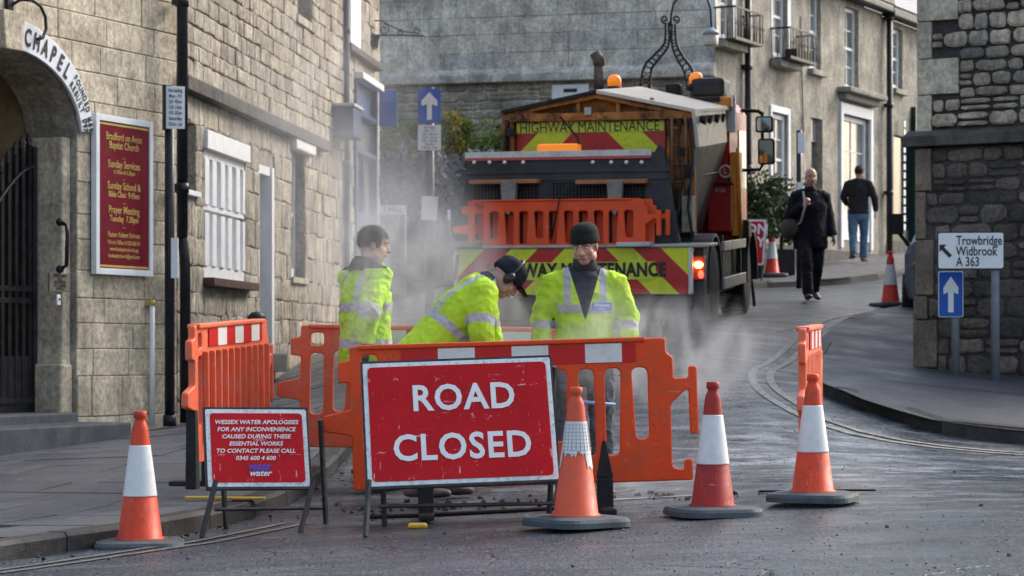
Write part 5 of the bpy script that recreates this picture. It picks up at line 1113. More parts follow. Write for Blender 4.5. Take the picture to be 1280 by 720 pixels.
# ================================================================ CONES
RUBB = P('cone_base_rubber', (.07, .085, .095), .7, .3, 8, .3, 50, dirt=.4, dcol=(.03, .035, .04))
CO = P('cone_orange', (.66, .06, .02), .5, .15, 4, .1, 40, obj=False, dirt=.7, dcol=(.24, .05, .03), dscale=9, chips=.5); CR = P('cone_dull_red', (.36, .028, .022), .55, .15, 4, .1, 40, dirt=.7, dcol=(.10, .025, .025), chips=.4); CBR = P('cone_bright_red', (.62, .05, .03), .5, .1, 4, .1)
SLV = P('cone_sleeve', (.70, .71, .72), .35, .06, 12, .08, 80, dirt=.28, dcol=(.32, .31, .30), dstretch=(1, 1, .6))
def rad(z, H): return .122 + (.030 - .122) * (z - .05) / (H - .05)
def cone(label, px, py, Y, H=.75, mat=CO, rz=0, worn=False, grp='red and white traffic cones', z=None, tipmat=None):
    p = W(px, py, Y); c = thing('traffic_cone', label, 'cone', (p.x, p.y, p.z if z is None else z), rz, grp)
    o = rpoly([(-.245, -.17), (-.17, -.245), (.17, -.245), (.245, -.17), (.245, .17), (.17, .245), (-.17, .245), (-.245, .17)], .05, 3); n = len(o); mb = MB()
    lv = [(1, 0), (1.0, .028), (.96, .045), (.72, .055)]
    vs = [(x * s_, y * s_, zz) for s_, zz in lv for x, y in o]
    mb.add(vs, [(k * n + i, k * n + (i + 1) % n, (k + 1) * n + (i + 1) % n, (k + 1) * n + i) for k in range(3) for i in range(n)] + [tuple(3 * n + i for i in range(n)), tuple(reversed(range(n)))], 0, False).build('base', RUBB, c)
    z1, z2 = .05 + (H - .05) * .34, .05 + (H - .05) * .735
    MB().lathe([(rad(.05, H) + .012, .05), (rad(.05, H) + .01, .062), (rad(.062, H), .066), (rad(z2, H), z2), (rad(H - .10, H) + .002, H - .10), (rad(H - .09, H), H - .085), (.032, H - .06), (.026, H - .045), (.036, H - .035), (.036, H - .005), (.03, H), (0, H)], 32).build('cone', mat, c)
    if not worn:
        MB().lathe([(rad(z1, H) - .004, z1), (rad(z1, H) + .003, z1 + .0005), (rad(z1 + .006, H) + .003, z1 + .006), (rad(z2 - .006, H) + .003, z2 - .006), (rad(z2, H) + .003, z2 - .0005), (rad(z2, H) - .004, z2)], 32).build('sleeve', SLV, c)
    else:       # torn lower edge and printed grid
        n = 48; vs = []; rn = random.Random(4)
        for k in range(n): a = 2 * math.pi * k / n; zl = z1 + (.10 if math.sin(a * 1.5 + 2) > .2 else .02) + rn.uniform(-.02, .02); r_ = rad(zl, H) + .003; vs.append((r_ * math.cos(a), r_ * math.sin(a), zl))
        for k in range(n): a = 2 * math.pi * k / n; r_ = rad(z2, H) + .003; vs.append((r_ * math.cos(a), r_ * math.sin(a), z2))
        s_ = MB().add(vs, [(k, (k + 1) % n, n + (k + 1) % n, n + k) for k in range(n)], 0, True).build('sleeve', SLV, c)
        gm = MB()
        for i in range(9): zz = z1 + .1 + (z2 - z1 - .1) * i / 9; r_ = rad(zz, H) + .0042; gm.lathe([(r_, zz), (r_ - .0003, zz + .0025)], 32)
        for k in range(20): a = 2 * math.pi * k / 20; gm.tube([(math.cos(a) * (rad(zz, H) + .0035), math.sin(a) * (rad(zz, H) + .0035), zz) for zz in (z1 + .12, z2 - .005)], .0014, 4)
        gm.build('grid_lines', P('grid_grey', (.35, .35, .37), .5), s_)
    return c
cone('orange cone at the kerb, leftmost of the front cones', 175, 686, 13.1, .752, CO, R(8))
cone('cone with torn grid sleeve standing against the ROAD CLOSED sign', 720, 657, 12.9, .745, P('cone_faded_orange', (.66, .10, .045), .5, .15, 4, .1, dirt=.6, dcol=(.35, .09, .05)), R(35), True)
cone('dull red cone in the gap right of the barrier', 891, 644, 13.45, .748, CR, R(15))
cone('orange cone standing in front of the end-on barrier', 1016, 626, 13.9, .735, CO, R(-20))
cone('distant red cone in the road right of the walking man', 1113, 383, 32.0, .74, CBR, R(20), z=gz(5.045, 32.0) + .01)
cone('far cone on the pavement beside the half hidden red sign', 965, 352, 39.3, .75, CBR, R(5), z=pave_z(4.26, 39.3))

# ================================================================ POSTS AND SIGNS
BLUE = P('sign_blue', (.01, .09, .42), .35, .1, 5, 0, dirt=.1, dcol=(.02, .05, .2)); GP = P('grey_post', (.16, .18, .21), .5, .15, 6, .1, 30, dirt=.3, dcol=(.08, .08, .09))
def arrow_up(w, h, t): return [(-t, -h), (t, -h), (t, h * .12), (w, -h * .0), (w, h * .38), (0, h), (-w, h * .38), (-w, -h * .0), (-t, h * .12)]
X = W(514, 340, 31.5).x; zb = gz(X, 31.5) + .02
p = W(537, 300, 31.5); g0_ = pave_z(p.x - .3, 31.5)
ps = thing('arrow_sign_post', 'black post with blue up arrow and no loading plate left of the lorry', 'sign', (p.x, 31.5, g0_ - .1))
zz = lambda y: W(0, y, 31.5).z - (g0_ - .1)
MB().tube([(0, 0, 0), (0, 0, zz(110))], .062, 16).build('post', DPIPE, ps)
pl1 = link('arrow_panel', plate('arrow_panel', rrect(-.15, .15, zz(155), zz(111.5), .02), [], .012, .002, BLUE), ps, loc=(0, -.075, 0))
link('arrow', plate('arrow', [(x, z + (zz(155) + zz(111.5)) / 2) for x, z in arrow_up(.105, .18, .032)], [], .006, .001, LETW), pl1, loc=(0, -.01, 0))
pl2 = MB().box(-.15, .15, -.082, -.07, zz(188.5), zz(157)).build('times_plate', SW, ps, .002)
hh = zz(157) - zz(188.5)
for i, t_ in enumerate(NOLOAD): text(t_, .046, pl2, (0, -.084, zz(160) - i * .044), INK, sx=.72, bold=.01)
MB().hexa([(-.11, -.08, zz(275)), (.10, -.08, zz(276)), (.11, -.08, zz(246)), (-.10, -.08, zz(245))], [(-.11, -.068, zz(275)), (.10, -.068, zz(276)), (.11, -.068, zz(246)), (-.10, -.068, zz(245))]).build('paper_notice', SW, ps)
p = W(491, 268, 34.5); sn = thing('street_name_sign', 'low white street name plate ending in HILL on grey posts', 'sign', (p.x, 34.5, gz(p.x, 34.5)))
zz = lambda y: W(0, y, 34.5).z - gz(p.x, 34.5)
MB().box(-.62, .19, -.02, 0, zz(268), zz(257)).build('plate', SW, sn, .003); text('S HILL', .115, sn, (-.0, -.022, zz(262.5)), INK, bold=.01, sx=.9)
for x in (-.5, .17): MB().tube([(x, .02, 0), (x, .02, zz(257))], .025, 10).build('post', GP, sn)
# Trowbridge direction sign
p = W(1245, 458, 22.2); gzz = pave_z(p.x, p.y); ts = thing('direction_sign', 'white direction sign to Trowbridge on a grey post before the rubble house', 'sign', (p.x, p.y, gzz - .02), R(-4))
zz = lambda y: W(0, y, 22.2).z - gzz + .02; kx = 22.2 / F
MB().tube([(0, .05, 0), (0, .05, zz(292))], .04, 14).build('post', GP, ts)
x0, x1, z0, z1 = -73 * kx, 10.5 * kx, zz(337), zz(289.5)
link('border', plate('border', rrect(x0, x1, z0, z1, .03), [], .012, .002, INKB), ts); link('panel', plate('panel', rrect(x0 + .012, x1 - .012, z0 + .012, z1 - .012, .02), [], .006, .001, SW), ts, loc=(0, -.008, 0))
for i, t_ in enumerate(('Trowbridge', 'Widbrook', 'A 363')): text(t_, .122, ts, (x0 + 23.5 * kx, -.014, zz(301 + i * 13.3)), INKB, align='LEFT', bold=.012, sx=.72)
ax, az = x0 + 11 * kx, zz(313)
ar = [(-.06, .055), (.005, .055), (-.018, .03), (.055, -.045), (.03, -.068), (-.042, .006), (-.062, -.015)]
link('arrow', plate('arrow', [(ax + x * 1.0, az + z) for x, z in ar], [], .004, .0005, INKB), ts, loc=(0, -.013, 0))
p = W(1195, 449, 22.7); gzz = pave_z(p.x, p.y); as_ = thing('blue_arrow_sign', 'narrow blue sign with white up arrow on a short grey post', 'sign', (p.x, p.y, gzz - .02), R(-4))
zz = lambda y: W(0, y, 22.7).z - gzz + .02
MB().tube([(0, .05, 0), (0, .05, zz(345))], .038, 14).build('post', GP, as_); kx = 22.7 / F
b0 = link('border', plate('border', rrect(-22 * kx, 9 * kx, zz(396.5), zz(339), .02), [], .010, .002, SW), as_); link('panel', plate('panel', rrect(-21 * kx, 8 * kx, zz(395.5), zz(340), .018), [], .006, .001, BLUE), as_, loc=(0, -.006, 0))
link('arrow', plate('arrow', [(x - 6.5 * kx, z + zz(368)) for x, z in arrow_up(.07, .17, .026)], [], .004, .0005, SW), as_, loc=(0, -.011, 0))
# far post beside the walking man
p = W(999, 340, 37.6); fp_ = thing('plate_post', 'slim dark post with pale plate standing behind the walking man', 'sign', (p.x, 37.6, pave_z(p.x, 37.6) - .1)); zz = lambda y: W(0, y, 37.6).z - pave_z(p.x, 37.6) + .1
MB().tube([(0, 0, 0), (0, 0, zz(163))], .045, 12).build('post', DPIPE, fp_); MB().box(-.03, .08, -.06, -.045, zz(192), zz(166)).build('plate', SW, fp_, .003); MB().box(-.04, .05, -.07, -.045, zz(247), zz(228)).build('paper_notice', SW, fp_)
# ornamental lamp arch
L0 = W(815, 60, 33.5); la = thing('lamp_arch', 'ornate wrought iron scroll bracket holding a hanging street lantern', 'lamp', (W(840, 0, 33.5).x, 33.5, gz(2.2, 33.5)))
bx = la.location.x; gzl = la.location.z
def lpx(x, y): w_ = W(x, y, 33.5); return (w_.x - bx, 0, w_.z - gzl)
for side in (((806, 110), (810, 85), (820, 72), (833, 55), (834, 28)), ((866, 112), (860, 88), (850, 72), (843, 55), (842, 30))):
    pts = [Vector(lpx(*q)) for q in side]; sm = []
    for i in range(len(pts) - 1):
        p_0, p_1, p_2, p_3 = pts[max(i - 1, 0)], pts[i], pts[i + 1], pts[min(i + 2, len(pts) - 1)]
        for k in range(8):
            t = k / 8; sm.append(.5 * ((2 * p_1) + (-p_0 + p_2) * t + (2 * p_0 - 5 * p_1 + 4 * p_2 - p_3) * t * t + (-p_0 + 3 * p_1 - 3 * p_2 + p_3) * t ** 3))
    sm.append(pts[-1]); off_ = .055
    n_ = [((sm[min(i + 1, len(sm) - 1)] - sm[max(i - 1, 0)]).normalized().cross(Vector((0, 1, 0)))) for i in range(len(sm))]
    wdt = [off_ * (1.25 - i / len(sm) * .9) for i in range(len(sm))]
    A_ = [v + n * w for v, n, w in zip(sm, n_, wdt)]; B_ = [v - n * w for v, n, w in zip(sm, n_, wdt)]
    scr = MB().tube(A_, .017, 8).tube(B_, .017, 8)
    for i in range(1, len(sm) - 4, 3): scr.tube([(sm[i] + n_[i] * math.cos(a) * wdt[i] * .8 + (sm[i + 1] - sm[i]).normalized() * math.sin(a) * wdt[i] * .8) for a in [k * .7 for k in range(9)]], .009, 6)
    scr.build('scroll_arm', BLACK, la)
for x in (831, 845): MB().tube([Vector(lpx(x, 24)) + Vector(q) for q in scroll(0, 0, .055, 1.2, R(-90), 1 if x > 838 else -1)], .014, 8).build('curl', BLACK, la)
hoop = [lpx(838, 33), lpx(839, 18), lpx(842, 5), lpx(849, -5), lpx(862, -11), lpx(876, -9), lpx(885, 0), lpx(888.5, 12), lpx(889, 34)]
MB().tube(hoop, .017, 8).build('hoop', BLACK, la)
lc_ = lpx(889, 40); lan = MB().lathe([(.02, .06), (.11, -.0), (.12, -.03), (.10, -.04)], 18, c=lc_).build('lantern', P('lantern_grey', (.25, .30, .36), .4), la); MB().lathe([(.095, -.19), (.10, -.17), (.10, -.04), (.08, -.035)], 18, c=lc_).build('globe', P('lantern_glass', (.5, .48, .42), .3, .1), lan)
for x in (806, 866): q = lpx(x, 110); MB().tube([q, (q[0], 0, 0)], .04, 10).build('post', BLACK, la)

# ================================================================ CAR beyond the corner
c_ = W(1140, 378, 30.2); car = thing('parked_car', 'blue grey car with black door mirror mostly hidden by the rubble house', 'car', (c_.x + .75, 30.2, gz(c_.x + .3, 30.2) - .02), R(-11))
CARB = P('car_blue', (.07, .10, .15), .25, .1, 2, 0, spec=.7)
prof = [(-.80, .28), (-.86, .5), (-.86, .85), (-.80, .98), (-.66, 1.38), (-.5, 1.5), (.5, 1.5), (.66, 1.38), (.80, .98), (.86, .85), (.86, .5), (.80, .28)]
def carsec(y, s, top): return [Vector((x * s, y, z if z < 1.0 else .98 + (z - .98) * top)) for x, z in prof]
secs = [carsec(-.05, .88, 0.01), carsec(.1, .97, .02), carsec(.9, 1, .05), carsec(1.5, 1, .95), carsec(2.0, 1, 1), carsec(3.2, 1, 1), carsec(4.0, .97, .5), carsec(4.2, .9, .05)]
mb = MB(); n = 12; mb.add([v for s_ in secs for v in s_], [(k * n + i, k * n + (i + 1) % n, (k + 1) * n + (i + 1) % n, (k + 1) * n + i) for k in range(7) for i in range(n)] + [tuple(range(n)), tuple(reversed([7 * n + i for i in range(n)]))], 0, False); mb.build('body', CARB, car, .02)
MB().hexa([(-.66, .98, 1.02), (.66, .98, 1.02), (.56, 1.46, 1.42), (-.56, 1.46, 1.42)], [(-.66, 1.0, 1.0), (.66, 1.0, 1.0), (.56, 1.48, 1.40), (-.56, 1.48, 1.40)]).build('windscreen', PALEGLASS, car)
for sx_ in (-1, 1):
    for yy in (.75, 3.4): wh = MB().lathe([(.19, -.1), (.30, -.1), (.32, -.06), (.32, .06), (.30, .1), (.19, .1)], 28, M=Matrix.Translation((sx_ * .78, yy, .32)) @ Matrix.Rotation(R(90), 4, 'Y')).build('wheel', TYRE, car); MB().lathe([(.02, .08), (.19, .09), (.2, .1)], 24, M=Matrix.Translation((sx_ * .78, yy, .32)) @ Matrix.Rotation(R(90 * sx_), 4, 'Y')).build('rim', ALU, wh)
    MB().ball((sx_ * .62, -.02, .7), (.14, .07, .09)).build('headlight', PALEGLASS, car)
    MB().hexa([(sx_ * .98 - .1, 1.28, 1.16), (sx_ * .98 + .1, 1.28, 1.16), (sx_ * .98 + .09, 1.4, 1.18), (sx_ * .98 - .09, 1.4, 1.18)], [(sx_ * .98 - .1, 1.28, 1.44), (sx_ * .98 + .1, 1.28, 1.44), (sx_ * .98 + .08, 1.4, 1.40), (sx_ * .98 - .08, 1.4, 1.40)]).tube([(sx_ * .80, 1.38, 1.0), (sx_ * 1.0, 1.36, 1.26)], .03, 8).build('door_mirror', CHAS, car, .03)
# ================================================================ PEOPLE
def remesh(mb, voxel, smooth=4, mats=None, wrinkle=0, wscale=.12, name='body'):
    me = mb.mesh('tmp', []); o = bpy.data.objects.new('tmp', me); COL.objects.link(o)
    r_ = o.modifiers.new('r', 'REMESH'); r_.mode = 'VOXEL'; r_.voxel_size = voxel; r_.use_smooth_shade = True
    s_ = o.modifiers.new('s', 'SMOOTH'); s_.factor = .5; s_.iterations = smooth
    if wrinkle:
        t = bpy.data.textures.get('cloth_%g' % wscale) or bpy.data.textures.new('cloth_%g' % wscale, 'CLOUDS'); t.noise_scale = wscale; t.noise_depth = 2
        d = o.modifiers.new('d', 'DISPLACE'); d.texture = t; d.strength = wrinkle; d.mid_level = .5
        t2_ = bpy.data.textures.get('crease') or bpy.data.textures.new('crease', 'MUSGRAVE'); t2_.noise_scale = .06; t2_.musgrave_type = 'RIDGED_MULTIFRACTAL'; t2_.noise_intensity = .6
        d = o.modifiers.new('e', 'DISPLACE'); d.texture = t2_; d.strength = wrinkle * .45; d.mid_level = .5
    me = bake(o); me.name = name; me.materials.clear()
    return me
V = Vector
def cloth(name, col, rough=.85, var=.2, dirt=.2, dcol=(.1, .1, .08)): return P(name, col, rough, var, 9, .35, 160, dirt=dirt, dcol=dcol, obj=True, spec=.15, bd=.003)
def hivis(name, base=(.47, .72, .04), dirt=.4):
    m, nt, b = newmat(name); co = coord(nt, True)
    a1 = nt.nodes.new('ShaderNodeAttribute'); a1.attribute_name = 'band'; a2 = nt.nodes.new('ShaderNodeAttribute'); a2.attribute_name = 'inner'; a3 = nt.nodes.new('ShaderNodeAttribute'); a3.attribute_name = 'trim'
    c = mixc(nt, mr(nt, noise_(nt, co, 5, 5, .6), .3, .7), tuple(x * .85 for x in base), tuple(min(1, x * 1.12) for x in base))
    c = mixc(nt, mth(nt, 'MULTIPLY', mr(nt, noise_(nt, co, 7, 6, .7), .5, .68), dirt), c, (.16, .17, .05))
    c = mixc(nt, mr(nt, a1.outputs['Fac'], -.001, .001), c, mixc(nt, mr(nt, noise_(nt, co, 20, 3), .3, .7), (.36, .36, .38), (.50, .50, .52)))
    c = mixc(nt, mr(nt, a3.outputs['Fac'], -.001, .001), c, (.04, .045, .05)); c = mixc(nt, mr(nt, a2.outputs['Fac'], -.001, .001), c, (.035, .037, .045))
    nt.links.new(c, b.inputs['Base Color']); b.inputs['Roughness'].default_value = .75; b.inputs['Specular IOR Level'].default_value = .2
    bump_(nt, mth(nt, 'ADD', noise_(nt, co, 14, 4, .6), mth(nt, 'MULTIPLY', noise_(nt, co, 120, 2), .15)), .6, .02, b); return m
def attr(me, name, fn):
    a = me.attributes.new(name, 'FLOAT', 'POINT'); a.data.foreach_set('value', [fn(v.co) for v in me.vertices])
def segd(p, a, b_):
    ab = b_ - a; t = max(0, min(1, (p - a).dot(ab) / ab.length_squared)); return (p - (a + ab * t)).length, t * ab.length
SKIN = None
def skin_mat(name, col):
    m, nt, b = newmat(name); co = coord(nt, True); c = mixc(nt, mr(nt, noise_(nt, co, 12, 4), .3, .7), tuple(x * .8 for x in col), col)
    nt.links.new(c, b.inputs['Base Color']); b.inputs['Roughness'].default_value = .5; b.inputs['Subsurface Weight'].default_value = .08; b.inputs['Subsurface Radius'].default_value = (.02, .008, .005)
    return m
SKINM = skin_mat('skin', (.50, .29, .22)); EYE = plain('eye_white', (.6, .58, .55), .3); IRIS = plain('eye_dark', (.03, .025, .02), .2); LIP = plain('lip', (.33, .13, .11), .5); BROWM = plain('brow_hair', (.09, .07, .05), .8)
def head(mb, M, s=1.0):      # head centred at eye level; +y forward
    def b_(c, r): mb.ball(M @ V(c), r, 20, 14, M=M.to_3x3())
    def tb(pts, r): mb.tube([M @ V(p) for p in pts], r, 10, round_=True)
    b_((0, -.012, .035), (.076, .096, .088)); b_((0, .018, -.03), (.063, .072, .085)); b_((0, .042, -.088), (.037, .04, .032)); b_((0, -.02, -.03), (.068, .07, .08))
    tb([(0, .088, .012), (0, .104, -.028)], [.009, .0165]); b_((.011, .094, -.034), (.011, .012, .009)); b_((-.011, .094, -.034), (.011, .012, .009))
    tb([(-.045, .070, .026), (0, .083, .022), (.045, .070, .026)], .0115)
    for sx_ in (-1, 1): b_((sx_ * .045, .052, -.03), (.022, .024, .025)); b_((sx_ * .076, -.008, -.008), (.010, .019, .03)); b_((sx_ * .052, .01, -.07), (.022, .04, .03))
    tb([(-.022, .083, -.062), (.022, .083, -.062)], .010)
def face_parts(root, M):
    R3 = M.to_3x3()
    for sx_ in (-1, 1):
        e = MB().ball(M @ V((sx_ * .031, .076, .003)), (.0105, .007, .0048), 12, 8, M=R3).build('eye', EYE, root); MB().ball(M @ V((sx_ * .031, .083, .003)), (.0048, .003, .0046), 10, 6, M=R3).build('iris', IRIS, e)
        MB().tube([M @ V((sx_ * .016, .089, .022)), M @ V((sx_ * .034, .087, .027)), M @ V((sx_ * .048, .079, .021))], .0045, 6, round_=True).build('eyebrow', BROWM, root)
    MB().tube([M @ V((-.022, .091, -.062)), M @ V((0, .0955, -.060)), M @ V((.022, .091, -.062))], .0042, 8, round_=True).build('lips', LIP, root)
def hand(mb, wrist, d, pn, side, curl=.5, s=1.0):
    """d: direction wrist->knuckles, pn: palm normal (curl towards), side: +1 thumb on (d x pn) side"""
    d = V(d).normalized(); pn = V(pn); pn = (pn - d * pn.dot(d)).normalized(); t = d.cross(pn) * side; wrist = V(wrist)
    mb.tube([wrist - d * .02, wrist + d * .04, wrist + d * .085], [(.026, .018), (.038, .017), (.040, .015)], 10, right=t, round_=True)
    for k, (off_, ln) in enumerate(((.030, .068), (.0105, .078), (-.0095, .072), (-.029, .056))):
        b0 = wrist + d * .082 + t * off_; c1 = curl * .7; p1_ = b0 + (d * math.cos(c1) + pn * math.sin(c1)) * ln * .45; c2 = curl * 1.6; p2_ = p1_ + (d * math.cos(c2) + pn * math.sin(c2)) * ln * .32; c3 = curl * 2.4; p3_ = p2_ + (d * math.cos(c3) + pn * math.sin(c3)) * ln * .25
        mb.tube([b0 - d * .02, b0, p1_, p2_, p3_], [.010, .0098, .009, .0082, .007], 8, round_=True)
    b0 = wrist + d * .03 + t * .03; p1_ = b0 + (t * .75 + d * .6 + pn * .2).normalized() * .035; p2_ = p1_ + (t * .2 + d * .9 + pn * .5 * (curl + .3)).normalized() * .032
    mb.tube([b0 - t * .015, b0, p1_, p2_], [.013, .0125, .0105, .008], 8, round_=True)
def person(label, x, y, z, rz, J, group=None, voxel=.009, jm=None, tm=None, shoe=None, jr=1.0, hem=.80, handmat=None, hands=True, curl=.5, bands=None, jacketfn=None, wr=.02):
    """J: joints in local coords, y forward, x to the person's right"""
    p = thing('person', label, 'person', (x, y, z), rz, group); J = {k: V(v) for k, v in J.items()}
    hp = J.get('head_rot', V((0, 0, 0))); HM = Matrix.Translation(J['head']) @ Euler((hp.x, hp.y, hp.z)).to_matrix().to_4x4()
    b = MB(); head(b, HM)
    b.tube([J['neck'] - V((0, .0, .04)), J['neck'] + (J['head'] - J['neck']) * .5, J['head'] + HM.to_3x3() @ V((0, -.02, -.06))], [(.065, .06), (.055, .055), (.055, .058)], 14, round_=True)
    sw = V(J['shR'] - J['shL']).normalized(); hw_ = V(J['hipR'] - J['hipL']).normalized(); pv = (J['hipR'] + J['hipL']) / 2
    wst = pv + (J['chest'] - pv) * .45 if 'waist' not in J else J['waist']
    b.tube([pv + (pv - wst).normalized() * .06, pv, wst, J['chest'], J['neck'] - (J['neck'] - J['chest']) * .25, J['neck']], [(.14, .1), (.165, .115), (.135, .1), (.165, .115), (.13, .085), (.06, .06)], 20, right=sw, round_=True)
    for s_ in 'RL':
        b.tube([J['sh' + s_], J['el' + s_], J['wr' + s_]], [.05, .038, .026], 12, round_=True)
        b.tube([J['hip' + s_], (J['hip' + s_] + J['kn' + s_]) / 2, J['kn' + s_], (J['kn' + s_] * .65 + J['an' + s_] * .35), J['an' + s_]], [.085, .07, .052, .052, .036], 14, round_=True)
        f = J.get('foot' + s_, V((0, 1, 0))); f = V(f).normalized(); b.tube([J['an' + s_] - f * .04 - V((0, 0, .045)), J['an' + s_] + f * .06 - V((0, 0, .045)), J['an' + s_] + f * .15 - V((0, 0, .055))], [(.035, .03), (.042, .032), (.035, .02)], 10, right=(1, 0, 0), round_=True)
    if hands:
        for s_ in 'RL':
            hb = b if handmat is None else MB()
            d = J.get('hd' + s_, J['wr' + s_] - J['el' + s_]); pn = J.get('pn' + s_, V((-1 if s_ == 'R' else 1, .3, 0))); hand(hb, J['wr' + s_] + V(d).normalized() * .01, d, pn, 1 if s_ == 'L' else -1, J.get('curl' + s_, V((curl, 0, 0))).x)
            if handmat is not None: me = remesh(hb, .007, 1, name='glove'); me.materials.append(handmat); link('glove', me, p)
    me = remesh(b, voxel * .8, 2, name='body'); me.materials.append(SKINM); link('body', me, p)
    face_parts(p, HM)
    # jacket
    k = jr; jb = MB(); dn = (pv - wst).normalized(); hemv = J.get('hem', pv + dn * max(0, (pv.z - hem)))
    jb.tube([hemv, pv + (hemv - pv) * .3, wst, J['chest'] + (wst - J['chest']) * .3, J['chest'], J['neck'] * .7 + J['chest'] * .3, J['neck'] + (J['neck'] - J['chest']).normalized() * .01], [(.21 * k, .155 * k), (.205 * k, .155 * k), (.19 * k, .15 * k), (.20 * k, .155 * k), (.205 * k, .15 * k), (.15 * k, .105 * k), (.08, .08)], 28, right=sw, cap=True)
    for s_ in 'RL':
        jb.tube([J['neck'] + V((0, 0, -.01)), J['neck'] * .5 + J['sh' + s_] * .5 + V((0, 0, .0)), J['sh' + s_] - V((0, 0, .01))], [.07, .07 * k, .075 * k], 14, round_=True)
        jb.tube([J['sh' + s_] * .8 + J['neck'] * .2, J['sh' + s_], J['sh' + s_] * .5 + J['el' + s_] * .5, J['el' + s_], J['el' + s_] * .5 + J['wr' + s_] * .5, J['wr' + s_]], [.078 * k, .082 * k, .080 * k, .074 * k, .066 * k, .054 * k], 16, round_=False)
        jb.ball(J['el' + s_], .074 * k); jb.ball(J['sh' + s_] - V((0, 0, .012)), .080 * k)
    jme = remesh(jb, voxel, 3, wrinkle=wr, wscale=.11, name='jacket'); jme.materials.append(jm)
    if jacketfn: jacketfn(jme, J)
    link('jacket', jme, p)
    tbm = MB()
    tbm.tube([pv - dn * .1, pv, pv + dn * .08], [(.16, .12), (.18, .135), (.175, .13)], 22, right=hw_, round_=True)
    for s_ in 'RL': tbm.tube([J['hip' + s_] + V((0, 0, .03)), (J['hip' + s_] + J['kn' + s_]) / 2, J['kn' + s_], J['kn' + s_] * .5 + J['an' + s_] * .5, J['an' + s_] + V((0, 0, -.01))], [.105, .095, .078, .072, .072], 16, round_=False)
    me = remesh(tbm, voxel, 2, wrinkle=wr, wscale=.10, name='trousers'); me.materials.append(tm); link('trousers', me, p)
    for s_ in 'RL':
        f = V(J.get('foot' + s_, V((0, 1, 0)))).normalized(); a_ = J['an' + s_]; sb_ = MB(); r3 = f.cross(V((0, 0, 1)))
        sb_.tube([a_ - f * .06 - V((0, 0, .04)), a_ + f * .02 - V((0, 0, .035)), a_ + f * .12 - V((0, 0, .05)), a_ + f * .19 - V((0, 0, .055))], [(.040, .038), (.046, .046), (.052, .036), (.04, .026)], 14, right=r3, round_=True)
        sb_.tube([a_ - V((0, 0, .04)), a_ + V((0, 0, .06))], .054, 14)
        me = remesh(sb_, .008, 2, name='boot'); me.materials.append(shoe); bo_ = link('boot', me, p)
    return p, J, HM
def vest_attrs(v_neck=True, hbands=(), arm=.5, vert=True, open_front=0., armL=None, back=False):
    def fn(me, J):
        pv = (J['hipR'] + J['hipL']) / 2; ax = (J['chest'] - pv).normalized(); sw = (J['shR'] - J['shL']).normalized(); fw = ax.cross(sw) * 1.0; Lc = (J['neck'] - pv).length
        if fw.y < 0 and abs(fw.y) > .2: fw = -fw
        def loc(p): q = p - pv; return q.dot(sw), q.dot(fw), q.dot(ax)
        def armd(p):
            best = (9, None)
            for s_ in 'RL':
                ua, fa = J['el' + s_] - J['sh' + s_], J['wr' + s_] - J['el' + s_]
                d1, t1 = segd(p, J['sh' + s_], J['el' + s_]); d2, t2 = segd(p, J['el' + s_], J['wr' + s_])
                if d1 < best[0]: best = (d1, t1)
                if d2 < best[0]: best = (d2, ua.length + t2)
            return best
        tor = lambda p: segd(p, pv, J['neck'])[0]
        def isarm(p):
            d, t = armd(p); x, y, z = loc(p); return d < .115 and t > .07 and abs(x) > .155 if not back else (d < .11 and t > .10)
        def band(p):
            x, y, z = loc(p); v = -1.
            if isarm(p):
                d, t = armd(p); return .029 - abs(t - arm) + (0 if t > .15 else -1)
            for h in hbands: v = max(v, .029 - abs(z - h))
            if vert and z > hbands[-1]: v = max(v, .024 - abs(abs(x) - .115))
            return v
        def inner(p):
            x, y, z = loc(p)
            if y < .02 or isarm(p): return (z - Lc + .0) if z > Lc - .0 else -1.
            zz = z - (Lc - .33); r_ = min(.13, zz * .30) - abs(x) if v_neck else open_front - abs(x + .03)
            return r_
        def trim(p):
            x, y, z = loc(p)
            return (.0035 - abs(x)) if (v_neck and y > .05 and z < Lc - .33 and not isarm(p)) else -1.
        attr(me, 'band', band); attr(me, 'inner', inner); attr(me, 'trim', trim)
    return fn
HV = hivis('hivis_cloth'); HVD = hivis('hivis_cloth_dirty', (.42, .66, .04), .7)
BOOT = P('boot_leather', (.05, .05, .055), .6, .4, 8, .3, 50, dirt=.5, dcol=(.25, .25, .24), obj=True)
GLOVE = cloth('dark_glove', (.02, .022, .025)); TRG = cloth('grey_work_trousers', (.10, .115, .13), dirt=.4, dcol=(.25, .25, .24)); TRN = cloth('navy_trousers', (.02, .025, .035))
def std(**k):
    J = dict(head=(0, .03, 1.655), neck=(0, -.01, 1.47), chest=(0, 0, 1.30), shR=(.185, -.01, 1.405), shL=(-.185, -.01, 1.405), elR=(.25, -.02, 1.14), elL=(-.25, -.02, 1.14), wrR=(.26, .05, .92), wrL=(-.26, .05, .92),
             hipR=(.095, 0, .92), hipL=(-.095, 0, .92), knR=(.11, .02, .50), knL=(-.11, .02, .50), anR=(.12, -.01, .09), anL=(-.12, -.01, .09), footR=(.25, 1, 0), footL=(-.25, 1, 0)); J.update(k); return J
